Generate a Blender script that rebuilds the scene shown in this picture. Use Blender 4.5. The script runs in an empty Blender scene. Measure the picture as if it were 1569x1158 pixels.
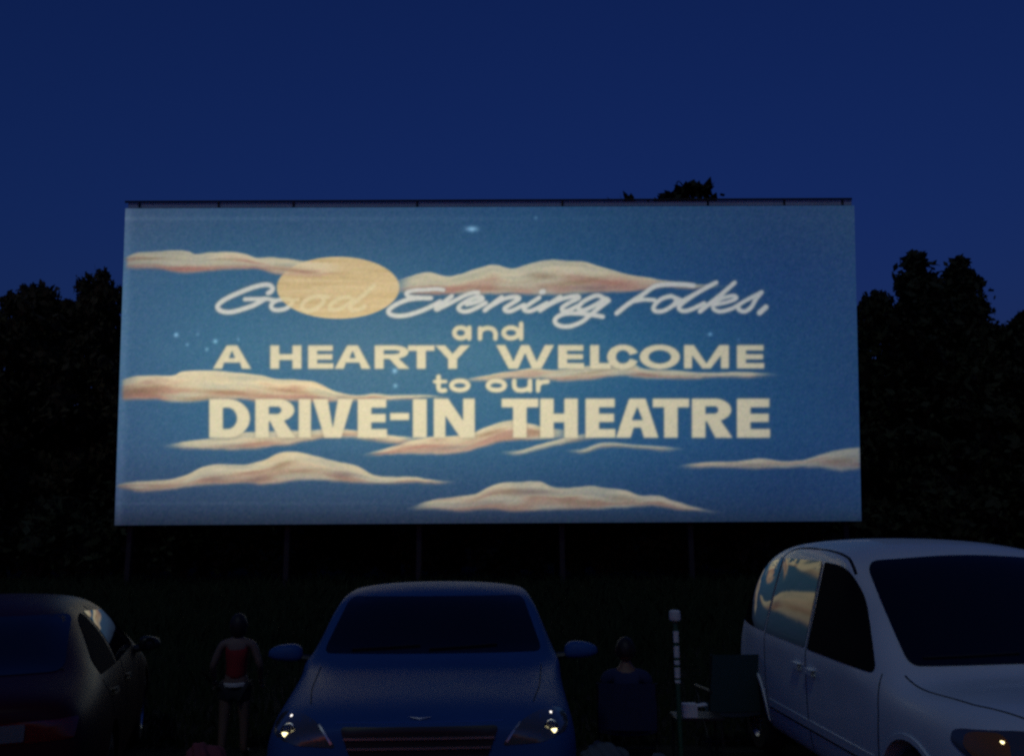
import bpy, bmesh, math, random
import numpy as np
from mathutils import Vector, Matrix
from mathutils.bvhtree import BVHTree

R = math.radians
random.seed(7)
rng = np.random.default_rng(7)
scene = bpy.context.scene
col = scene.collection

# ------------------------------------------------------------------ camera
FPX, PW, PH = 1350.0, 1569.0, 1158.0
HC = 1.88
PITCH = math.atan((825 - 579) / FPX)
ROLL = R(0.33)
F_ = Vector((0, math.cos(PITCH), math.sin(PITCH)))
U0 = Vector((0, -math.sin(PITCH), math.cos(PITCH)))
X0 = Vector((1, 0, 0))
R_ = X0 * math.cos(ROLL) - U0 * math.sin(ROLL)
U_ = U0 * math.cos(ROLL) + X0 * math.sin(ROLL)
cam_data = bpy.data.cameras.new("camera")
cam = bpy.data.objects.new("camera", cam_data)
col.objects.link(cam)
cam.matrix_world = Matrix(((R_.x, U_.x, -F_.x, 0), (R_.y, U_.y, -F_.y, 0), (R_.z, U_.z, -F_.z, HC), (0, 0, 0, 1)))
cam_data.sensor_width = 36
cam_data.lens = FPX / PW * 36
cam_data.clip_end = 2000
scene.camera = cam

def at(px, py, Y):
    """world point on the ray of a photo pixel, at world depth Y"""
    d = R_ * ((px - PW / 2) / FPX) + U_ * (-(py - PH / 2) / FPX) + F_
    k = Y / d.y
    return Vector((0, 0, HC)) + d * k

# ------------------------------------------------------------------ sky, fill sun, exposure
SUN_EL, SUN_ROT = 0.0, 190.0
world = bpy.data.worlds.new("World")
scene.world = world
world.use_nodes = True
wn, wl = world.node_tree.nodes, world.node_tree.links
wn.clear()
sky = wn.new("ShaderNodeTexSky")
sky.sky_type = 'NISHITA'
sky.sun_disc = False
sky.sun_elevation = R(SUN_EL)
sky.sun_rotation = R(SUN_ROT)
sky.ozone_density = 5.0
tint = wn.new("ShaderNodeMix"); tint.data_type = 'RGBA'; tint.blend_type = 'MULTIPLY'
tint.inputs[0].default_value = 1.0
tint.inputs[7].default_value = (1.5, 0.93, 1.24, 1)
bg = wn.new("ShaderNodeBackground"); bg.inputs[1].default_value = 0.15
wo = wn.new("ShaderNodeOutputWorld")
wl.new(sky.outputs[0], tint.inputs[6]); wl.new(tint.outputs[2], bg.inputs[0]); wl.new(bg.outputs[0], wo.inputs[0])

fill_sun_data = bpy.data.lights.new("fill_sun", 'SUN')
fill_sun_data.energy = 0.115
fill_sun_data.angle = R(6)
fill_sun_data.color = (0.82, 1.0, 0.98)
fill_sun = bpy.data.objects.new("fill_sun", fill_sun_data)
col.objects.link(fill_sun)
fill_sun.rotation_euler = (R(40), 0, R(-12))      # added fill from high behind the camera, in place of unseen lights there

scene.view_settings.view_transform = 'Standard'
scene.view_settings.look = 'None'
scene.view_settings.exposure = 0
scene.view_settings.gamma = 1
scene.cycles.use_denoising = False
scene.cycles.filter_width = 2.6
scene.cycles.max_bounces = 6

# ------------------------------------------------------------------ helpers
def tag(o, label=None, cat=None, group=None, kind=None):
    if label: o['label'] = label
    if cat: o['category'] = cat
    if group: o['group'] = group
    if kind: o['kind'] = kind
    return o

def empty(name, loc=(0, 0, 0), rz=0.0):
    o = bpy.data.objects.new(name, None)
    o.empty_display_size = 0.2
    o.location = loc; o.rotation_euler = (0, 0, rz)
    col.objects.link(o)
    return o

def link(name, me, mats=None, parent=None, smooth=True):
    o = bpy.data.objects.new(name, me)
    col.objects.link(o)
    if mats is not None:
        for m in (mats if isinstance(mats, (list, tuple)) else [mats]):
            me.materials.append(m)
    if smooth:
        me.shade_smooth()
    if parent: o.parent = parent
    return o

def mesh_of(verts, faces):
    me = bpy.data.meshes.new("mesh")
    me.from_pydata([tuple(v) for v in verts], [], faces)
    me.update()
    return me

def eval_mesh(o):
    dg = bpy.context.evaluated_depsgraph_get()
    me = bpy.data.meshes.new_from_object(o.evaluated_get(dg))
    old = o.data
    bpy.data.objects.remove(o)
    return me

class MB:
    """collects shapes into one mesh"""
    def __init__(self): self.v, self.f = [], []
    def add(self, vs, fs):
        b = len(self.v); self.v += [tuple(v) for v in vs]; self.f += [[i + b for i in f] for f in fs]
    def box(self, c, s, rot=None):
        vs = [Vector((x * s[0] / 2, y * s[1] / 2, z * s[2] / 2)) for x in (-1, 1) for y in (-1, 1) for z in (-1, 1)]
        if rot is not None: vs = [rot @ v for v in vs]
        vs = [v + Vector(c) for v in vs]
        self.add(vs, [(0, 1, 3, 2), (4, 6, 7, 5), (0, 4, 5, 1), (2, 3, 7, 6), (0, 2, 6, 4), (1, 5, 7, 3)])
    def tube(self, pts, rad, n=10, cap=True):
        pts = [Vector(p) for p in pts]
        if not isinstance(rad, (list, tuple)): rad = [rad] * len(pts)
        rings = []
        for i, p in enumerate(pts):
            t = (pts[min(i + 1, len(pts) - 1)] - pts[max(i - 1, 0)]).normalized()
            a = t.orthogonal().normalized() if abs(t.z) < .95 else Vector((1, 0, 0))
            a = (a - t * a.dot(t)).normalized()
            b = t.cross(a)
            rings.append([p + (a * math.cos(2 * math.pi * k / n) + b * math.sin(2 * math.pi * k / n)) * rad[i] for k in range(n)])
        vs = [v for r in rings for v in r]
        fs = []
        for i in range(len(rings) - 1):
            for k in range(n):
                fs.append((i * n + k, i * n + (k + 1) % n, (i + 1) * n + (k + 1) % n, (i + 1) * n + k))
        if cap:
            fs.append(tuple(range(n - 1, -1, -1))); fs.append(tuple((len(rings) - 1) * n + k for k in range(n)))
        self.add(vs, fs)
    def lathe(self, prof, axis='z', n=32, c=(0, 0, 0)):
        vs, fs = [], []
        m = len(prof)
        for k in range(n):
            a = 2 * math.pi * k / n
            for (r, h) in prof:
                p = (r * math.cos(a), r * math.sin(a), h) if axis == 'z' else (h, r * math.cos(a), r * math.sin(a)) if axis == 'x' else (r * math.cos(a), h, r * math.sin(a))
                vs.append(Vector(p) + Vector(c))
        for k in range(n):
            for i in range(m - 1):
                fs.append((k * m + i, ((k + 1) % n) * m + i, ((k + 1) % n) * m + i + 1, k * m + i + 1))
        self.add(vs, fs)
    def build(self, name, mat, parent=None, smooth=True, bevel=0):
        me = mesh_of(self.v, self.f)
        bm = bmesh.new(); bm.from_mesh(me)
        bmesh.ops.recalc_face_normals(bm, faces=bm.faces)
        if bevel:
            bmesh.ops.bevel(bm, geom=[e for e in bm.edges if len(e.link_faces) == 2 and e.calc_face_angle(0) > .5], offset=bevel, segments=2, affect='EDGES', clamp_overlap=True)
        bm.to_mesh(me); bm.free()
        o = link(name, me, mat, parent, smooth)
        if smooth: me.set_sharp_from_angle(angle=R(38))
        return o

# ------------------------------------------------------------------ materials
def mat(name, color, rough=.5, metal=0.0, spec=.5, coat=0.0, var=0.0, vscale=6.0, bump=0.0, bscale=40.0, emit=None, estr=0.0):
    m = bpy.data.materials.new(name); m.use_nodes = True
    nt = m.node_tree; n, l = nt.nodes, nt.links
    b = n["Principled BSDF"]
    b.inputs["Base Color"].default_value = (*color, 1)
    b.inputs["Roughness"].default_value = rough
    b.inputs["Metallic"].default_value = metal
    b.inputs["Specular IOR Level"].default_value = spec
    b.inputs["Coat Weight"].default_value = coat
    b.inputs["Coat Roughness"].default_value = .06
    tc = n.new("ShaderNodeTexCoord")
    if var:
        no = n.new("ShaderNodeTexNoise"); no.inputs["Scale"].default_value = vscale; no.inputs["Detail"].default_value = 6
        l.new(tc.outputs["Object"], no.inputs["Vector"])
        mx = n.new("ShaderNodeMix"); mx.data_type = 'RGBA'
        mx.inputs[6].default_value = (*[c * (1 - var) for c in color], 1)
        mx.inputs[7].default_value = (*[min(1, c * (1 + var)) for c in color], 1)
        l.new(no.outputs[0], mx.inputs[0]); l.new(mx.outputs[2], b.inputs["Base Color"])
        mr = n.new("ShaderNodeMapRange"); mr.inputs[3].default_value = max(0, rough - .06); mr.inputs[4].default_value = min(1, rough + .1)
        l.new(no.outputs[0], mr.inputs[0]); l.new(mr.outputs[0], b.inputs["Roughness"])
    if bump:
        nb = n.new("ShaderNodeTexNoise"); nb.inputs["Scale"].default_value = bscale; nb.inputs["Detail"].default_value = 4
        l.new(tc.outputs["Object"], nb.inputs["Vector"])
        bp = n.new("ShaderNodeBump"); bp.inputs["Strength"].default_value = bump
        l.new(nb.outputs[0], bp.inputs["Height"]); l.new(bp.outputs[0], b.inputs["Normal"])
    if emit:
        b.inputs["Emission Color"].default_value = (*emit, 1); b.inputs["Emission Strength"].default_value = estr
    return m

M = {
    'blue_paint': mat('blue car paint', (.030, .095, .27), .45, .0, .12, .0, var=.12, vscale=3),
    'silver_paint': mat('white van paint', (.72, .82, .82), .38, .0, .45, .25, var=.1, vscale=2.5),
    'red_paint': mat('dark red car paint', (.034, .004, .008), .38, .0, .2, .0, var=.15, vscale=3),
    'glass': mat('dark window glass', (.006, .008, .012), .03, 0, .6),
    'cabin_shade': mat('painted cabin shade', (.008, .008, .009), .9, spec=.1),  # flat dark sheet painted for the shaded cabin in open windows
    'trim': mat('black plastic trim', (.012, .012, .014), .45),
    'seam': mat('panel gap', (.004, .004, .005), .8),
    'rubber': mat('tyre rubber', (.015, .015, .016), .85, bump=.2),
    'rim': mat('alloy rim', (.45, .46, .48), .3, .9),
    'chrome': mat('chrome', (.75, .76, .78), .12, 1.0),
    'lamp_dark': mat('headlight housing', (.12, .12, .125), .16, .3, .7, .8),
    'lamp_amber': mat('amber lens', (.34, .13, .02), .15, 0, .6, .5),
    'lamp_red': mat('red tail lens', (.12, .006, .008), .15, 0, .6, .5),
    'lamp_clear': mat('clear reversing lens', (.13, .15, .18), .25, .2, .6, .5),
    'glint': mat('yellow lamp glint', (1, .9, .6), .4, emit=(1.0, .86, .42), estr=2.6),  # glow painted in for light reflected in the headlights
    'glint_white': mat('white lamp glint', (1, .95, .9), .4, emit=(1.0, .93, .86), estr=1.6),  # emission stands in for the smaller white reflections
    'plate': mat('number plate', (.5, .52, .55), .4),
    'steel': mat('painted steel', (.022, .024, .027), .5, .3, var=.3, vscale=2),
    'dark_steel': mat('dark steel rail', (.02, .022, .026), .6),
    'cap_board': mat('weathered cap board', (.46, .62, .78), .7, var=.25, vscale=.8),
    'back_board': mat('screen backing', (.06, .06, .065), .8, var=.2, vscale=1),
    'bark': mat('bark', (.06, .045, .035), .9, bump=.6, bscale=6),
    'leaf': mat('foliage', (.035, .045, .02), .75, spec=.25, var=.45, vscale=.9),
    'leaf_lamplit': mat('lamp-tinted foliage', (.06, .052, .022), .75, spec=.25, var=.45, vscale=.9),  # warm lamplight on the left trees put into the leaf colour
    'leaf_far': mat('far foliage', (.03, .04, .022), .8, spec=.2, var=.4, vscale=.5),
    'skin': mat('skin', (.17, .11, .085), .55),
    'skin_dark': mat('tanned skin', (.17, .09, .06), .55),
    'hair': mat('dark hair', (.012, .009, .008), .6, bump=.4, bscale=60),
    'red_cloth': mat('red cotton', (.24, .010, .016), .85, var=.15, vscale=14),
    'white_cloth': mat('white cotton', (.6, .58, .56), .85),
    'dark_cloth': mat('dark cotton', (.02, .021, .028), .9, var=.2, vscale=12),
    'navy_cloth': mat('navy cotton', (.02, .03, .09), .9, var=.2, vscale=12),
    'teal_canvas': mat('teal canvas', (.014, .055, .06), .85, var=.15, vscale=10),
    'pink_cloth': mat('pink fleece', (.22, .06, .09), .95, var=.2, vscale=9, bump=.3),
    'pale_cloth': mat('pale blue fleece', (.09, .12, .17), .95, var=.2, vscale=9, bump=.3),
    'white_card': mat('white carton', (.65, .66, .68), .7, var=.06),
    'green_pole': mat('green enamel', (.02, .09, .045), .5, var=.3, vscale=9),
    'white_paint': mat('chipped white paint', (.62, .65, .6), .6, var=.25, vscale=20),
}

# ------------------------------------------------------------------ ground
def ground():
    m = bpy.data.materials.new('worn grass and gravel'); m.use_nodes = True
    n, l = m.node_tree.nodes, m.node_tree.links
    b = n["Principled BSDF"]; b.inputs["Roughness"].default_value = .95; b.inputs["Specular IOR Level"].default_value = .15
    tc = n.new("ShaderNodeTexCoord")
    a = n.new("ShaderNodeTexNoise"); a.inputs["Scale"].default_value = .7; a.inputs["Detail"].default_value = 8
    f = n.new("ShaderNodeTexNoise"); f.inputs["Scale"].default_value = 30; f.inputs["Detail"].default_value = 6
    l.new(tc.outputs["Object"], a.inputs["Vector"]); l.new(tc.outputs["Object"], f.inputs["Vector"])
    r1 = n.new("ShaderNodeValToRGB")
    r1.color_ramp.elements[0].position = .4; r1.color_ramp.elements[0].color = (.010, .014, .007, 1)
    r1.color_ramp.elements[1].position = .62; r1.color_ramp.elements[1].color = (.028, .026, .023, 1)
    l.new(a.outputs[0], r1.inputs[0])
    mx = n.new("ShaderNodeMix"); mx.data_type = 'RGBA'; mx.blend_type = 'MULTIPLY'; mx.inputs[0].default_value = .8
    l.new(r1.outputs[0], mx.inputs[6]); l.new(f.outputs[1], mx.inputs[7]); l.new(mx.outputs[2], b.inputs["Base Color"])
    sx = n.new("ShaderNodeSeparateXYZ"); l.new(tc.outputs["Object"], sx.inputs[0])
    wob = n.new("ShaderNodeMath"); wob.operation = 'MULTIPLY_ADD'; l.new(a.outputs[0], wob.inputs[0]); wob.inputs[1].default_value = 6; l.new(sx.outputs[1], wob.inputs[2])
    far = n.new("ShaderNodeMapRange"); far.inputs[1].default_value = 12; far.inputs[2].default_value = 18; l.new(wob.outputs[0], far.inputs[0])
    mf = n.new("ShaderNodeMix"); mf.data_type = 'RGBA'; mf.inputs[7].default_value = (.0035, .006, .003, 1)  # far ground colour darkened so less screen light shows on it
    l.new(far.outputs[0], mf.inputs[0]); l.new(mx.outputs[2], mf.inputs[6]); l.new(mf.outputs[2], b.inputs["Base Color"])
    bp = n.new("ShaderNodeBump"); bp.inputs["Strength"].default_value = .6; bp.inputs["Distance"].default_value = .05
    l.new(f.outputs[0], bp.inputs["Height"]); l.new(bp.outputs[0], b.inputs["Normal"])
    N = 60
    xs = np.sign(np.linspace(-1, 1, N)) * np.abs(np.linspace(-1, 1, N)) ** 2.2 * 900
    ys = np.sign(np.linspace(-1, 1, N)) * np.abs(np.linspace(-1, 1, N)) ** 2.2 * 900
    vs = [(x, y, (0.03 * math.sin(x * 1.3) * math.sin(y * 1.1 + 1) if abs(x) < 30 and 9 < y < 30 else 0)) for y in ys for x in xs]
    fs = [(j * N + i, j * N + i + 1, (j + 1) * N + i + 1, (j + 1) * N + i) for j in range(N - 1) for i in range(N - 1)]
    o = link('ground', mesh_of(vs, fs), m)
    tag(o, kind='structure')
ground()

# ------------------------------------------------------------------ the projected picture
SX0, SY0, SS = 160, 290, 2                      # raster window in photo pixels, scale
RW, RH = (1340 - SX0) * SS, (820 - SY0) * SS
gx, gy = np.meshgrid((np.arange(RW) + .5) / SS + SX0, (np.arange(RH) + .5) / SS + SY0)

def blur(a, r):
    k = np.exp(-0.5 * (np.arange(-int(3 * r) - 1, int(3 * r) + 2) / r) ** 2); k /= k.sum()
    p = len(k) // 2
    out = a
    for ax in (0, 1):
        pad = [(0, 0)] * a.ndim; pad[ax] = (p, p)
        e = np.pad(out, pad, mode='edge')
        acc = np.zeros_like(out)
        for i, w in enumerate(k):
            sl = [slice(None)] * a.ndim; sl[ax] = slice(i, i + out.shape[ax])
            acc += w * e[tuple(sl)]
        out = acc
    return out

def noise2(sx, sy, seed):
    """smooth value noise, features sx x sy photo pixels"""
    r = np.random.default_rng(seed)
    nx, ny = int(1180 / sx) + 3, int(530 / sy) + 3
    g = r.random((ny, nx))
    u = (gx - SX0) / sx; v = (gy - SY0) / sy
    i, j = u.astype(int), v.astype(int)
    fu, fv = u - i, v - j
    fu = fu * fu * (3 - 2 * fu); fv = fv * fv * (3 - 2 * fv)
    return (g[j, i] * (1 - fu) + g[j, i + 1] * fu) * (1 - fv) + (g[j + 1, i] * (1 - fu) + g[j + 1, i + 1] * fu) * fv

def poly_mask(poly, out, val=1.0):
    p = np.array(poly, float)
    x0, x1 = p[:, 0].min() - 1, p[:, 0].max() + 1; y0, y1 = p[:, 1].min() - 1, p[:, 1].max() + 1
    i0, i1 = max(0, int((x0 - SX0) * SS)), min(RW, int((x1 - SX0) * SS) + 2)
    j0, j1 = max(0, int((y0 - SY0) * SS)), min(RH, int((y1 - SY0) * SS) + 2)
    X, Y = gx[j0:j1, i0:i1], gy[j0:j1, i0:i1]
    ins = np.zeros(X.shape, bool)
    q = np.roll(p, -1, 0)
    for (ax, ay), (bx, by) in zip(p, q):
        if ay == by: continue
        c = ((ay > Y) != (by > Y)) & (X < (bx - ax) * (Y - ay) / (by - ay) + ax)
        ins ^= c
    out[j0:j1, i0:i1][ins] = val

def catmull(pts, n=8):
    P = [np.array(p, float) for p in pts]
    P = [2 * P[0] - P[1]] + P + [2 * P[-1] - P[-2]]
    o = []
    for i in range(1, len(P) - 2):
        for k in range(n):
            t = k / n
            o.append(.5 * ((2 * P[i]) + (-P[i - 1] + P[i + 1]) * t + (2 * P[i - 1] - 5 * P[i] + 4 * P[i + 1] - P[i + 2]) * t * t + (-P[i - 1] + 3 * P[i] - 3 * P[i + 1] + P[i + 2]) * t ** 3))
    o.append(P[-2])
    return np.array(o)

def stroke(pts, w, out, smooth=True):
    c = catmull(pts) if smooth else np.array(pts, float)
    r = w / 2
    for a, b in zip(c[:-1], c[1:]):
        x0, x1 = min(a[0], b[0]) - r - 1, max(a[0], b[0]) + r + 1; y0, y1 = min(a[1], b[1]) - r - 1, max(a[1], b[1]) + r + 1
        i0, i1 = max(0, int((x0 - SX0) * SS)), min(RW, int((x1 - SX0) * SS) + 2)
        j0, j1 = max(0, int((y0 - SY0) * SS)), min(RH, int((y1 - SY0) * SS) + 2)
        X, Y = gx[j0:j1, i0:i1], gy[j0:j1, i0:i1]
        d = b - a; L = max(1e-6, d @ d)
        t = np.clip(((X - a[0]) * d[0] + (Y - a[1]) * d[1]) / L, 0, 1)
        dist = np.hypot(X - a[0] - t * d[0], Y - a[1] - t * d[1])
        v = np.clip(r - dist + .5, 0, 1)
        out[j0:j1, i0:i1] = np.maximum(out[j0:j1, i0:i1], v)

def ell(cx, cy, rx, ry, a0=0, a1=360, n=40):
    return [(cx + rx * math.cos(R(a0 + (a1 - a0) * k / n)), cy - ry * math.sin(R(a0 + (a1 - a0) * k / n))) for k in range(n + 1)]

def letter(ch, x0, x1, y0, y1, sw, sh, out):
    """bold sans capital in the box; sw/sh = stem width / bar height in pixels"""
    def rect(a, b, c, d, v=1.0): poly_mask([(a, b), (c, b), (c, d), (a, d)], out, v)
    ym = (y0 + y1) / 2; xm = (x0 + x1) / 2
    if ch == 'H':
        rect(x0, y0, x0 + sw, y1); rect(x1 - sw, y0, x1, y1); rect(x0, ym - sh * .5, x1, ym + sh * .5)
    elif ch == 'E':
        rect(x0, y0, x0 + sw, y1)
        rect(x0, y0, x1 - 1, y0 + sh); rect(x0, ym - sh * .5, x1 - (x1 - x0) * .04, ym + sh * .45); rect(x0, y1 - sh, x1, y1)
    elif ch == 'I': rect(x0, y0, x1, y1)
    elif ch == 'L':
        rect(x0, y0, x0 + sw, y1); rect(x0, y1 - sh, x1, y1)
    elif ch == 'T':
        rect(x0, y0, x1, y0 + sh); rect(xm - sw / 2, y0, xm + sw / 2, y1)
    elif ch == '-': rect(x0, y0, x1, y1)
    elif ch == 'N':
        rect(x0, y0, x0 + sw * .85, y1); rect(x1 - sw * .85, y0, x1, y1)
        poly_mask([(x0, y0), (x0 + sw * 1.05, y0), (x1, y1), (x1 - sw * 1.05, y1)], out)
    elif ch == 'M':
        rect(x0, y0, x0 + sw * .9, y1); rect(x1 - sw * .9, y0, x1, y1)
        poly_mask([(x0, y0), (x0 + sw * 1.1, y0), (xm, y1 - sh * .9), (x1 - sw * 1.1, y0), (x1, y0), (xm + sw * .45, y1), (xm - sw * .45, y1)], out)
    elif ch == 'V':
        poly_mask([(x0, y0), (x0 + sw * 1.1, y0), (xm, y1 - sh * 1.1), (x1 - sw * 1.1, y0), (x1, y0), (xm + sw * .62, y1), (xm - sw * .62, y1)], out)
    elif ch == 'W':
        w = x1 - x0
        poly_mask([(x0, y0), (x0 + sw * 1.1, y0), (x0 + w * .30, y1 - sh * 1.3), (xm - sw * .5, y0), (xm + sw * .5, y0), (x0 + w * .70, y1 - sh * 1.3),
                   (x1 - sw * 1.1, y0), (x1, y0), (x0 + w * .70 + sw * .55, y1), (x0 + w * .70 - sw * .55, y1), (xm, y0 + sh * 1.4), (x0 + w * .30 + sw * .55, y1), (x0 + w * .30 - sw * .55, y1)], out)
    elif ch == 'Y':
        yy = y0 + (y1 - y0) * .58
        poly_mask([(x0, y0), (x0 + sw * 1.15, y0), (xm, yy - sh * .9), (x1 - sw * 1.15, y0), (x1, y0), (xm + sw / 2, yy), (xm + sw / 2, y1), (xm - sw / 2, y1), (xm - sw / 2, yy)], out)
    elif ch == 'A':
        poly_mask([(x0, y1), (xm - sw * .6, y0), (xm + sw * .6, y0), (x1, y1)], out)
        b0 = y1 - (y1 - y0) * .26
        poly_mask([(x0 + sw * 1.05, y1 + 1), (x0 + sw * 1.05 + (y1 - b0) * .32, b0), (x1 - sw * 1.05 - (y1 - b0) * .32, b0), (x1 - sw * 1.05, y1 + 1)], out, 0)
        poly_mask([(xm, y0 + sh * .95), (xm + (b0 - sh * .85 - y0 - sh * .95) * .42, b0 - sh * .85), (xm - (b0 - sh * .85 - y0 - sh * .95) * .42, b0 - sh * .85)], out, 0)
    elif ch == 'D':
        rx = (x1 - x0) * .55
        poly_mask([(x0, y1), (x0, y0)] + ell(x1 - rx, ym, rx, (y1 - y0) / 2, 90, -90), out)
        rx2 = rx - sw * .95
        poly_mask([(x0 + sw, y1 - sh), (x0 + sw, y0 + sh)] + ell(x1 - rx, ym, rx2, (y1 - y0) / 2 - sh, 90, -90), out, 0)
    elif ch == 'R':
        h = (y1 - y0) * .58; rx = (x1 - x0) * .42; xr = x1 - 2
        poly_mask([(x0, y0 + h), (x0, y0)] + ell(xr - rx, y0 + h / 2, rx, h / 2, 90, -90), out)
        poly_mask([(x0 + sw, y0 + h - sh * .85), (x0 + sw, y0 + sh * .9)] + ell(xr - rx, y0 + h / 2, rx - sw * .95, h / 2 - sh * .87, 90, -90), out, 0)
        rect(x0, y0, x0 + sw, y1)
        poly_mask([(xm - sw * .45, y0 + h - 2), (xm + sw * .6, y0 + h - 2), (x1, y1), (x1 - sw * 1.25, y1)], out)
    elif ch in 'OC':
        poly_mask(ell(xm, ym, (x1 - x0) / 2, (y1 - y0) / 2 + .7), out)
        poly_mask(ell(xm, ym, (x1 - x0) / 2 - sw, (y1 - y0) / 2 - sh + .7), out, 0)
        if ch == 'C':
            poly_mask([(xm + 3, ym), (x1 + 3, y0 + (y1 - y0) * .28), (x1 + 3, y1 - (y1 - y0) * .28)], out, 0)

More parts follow.
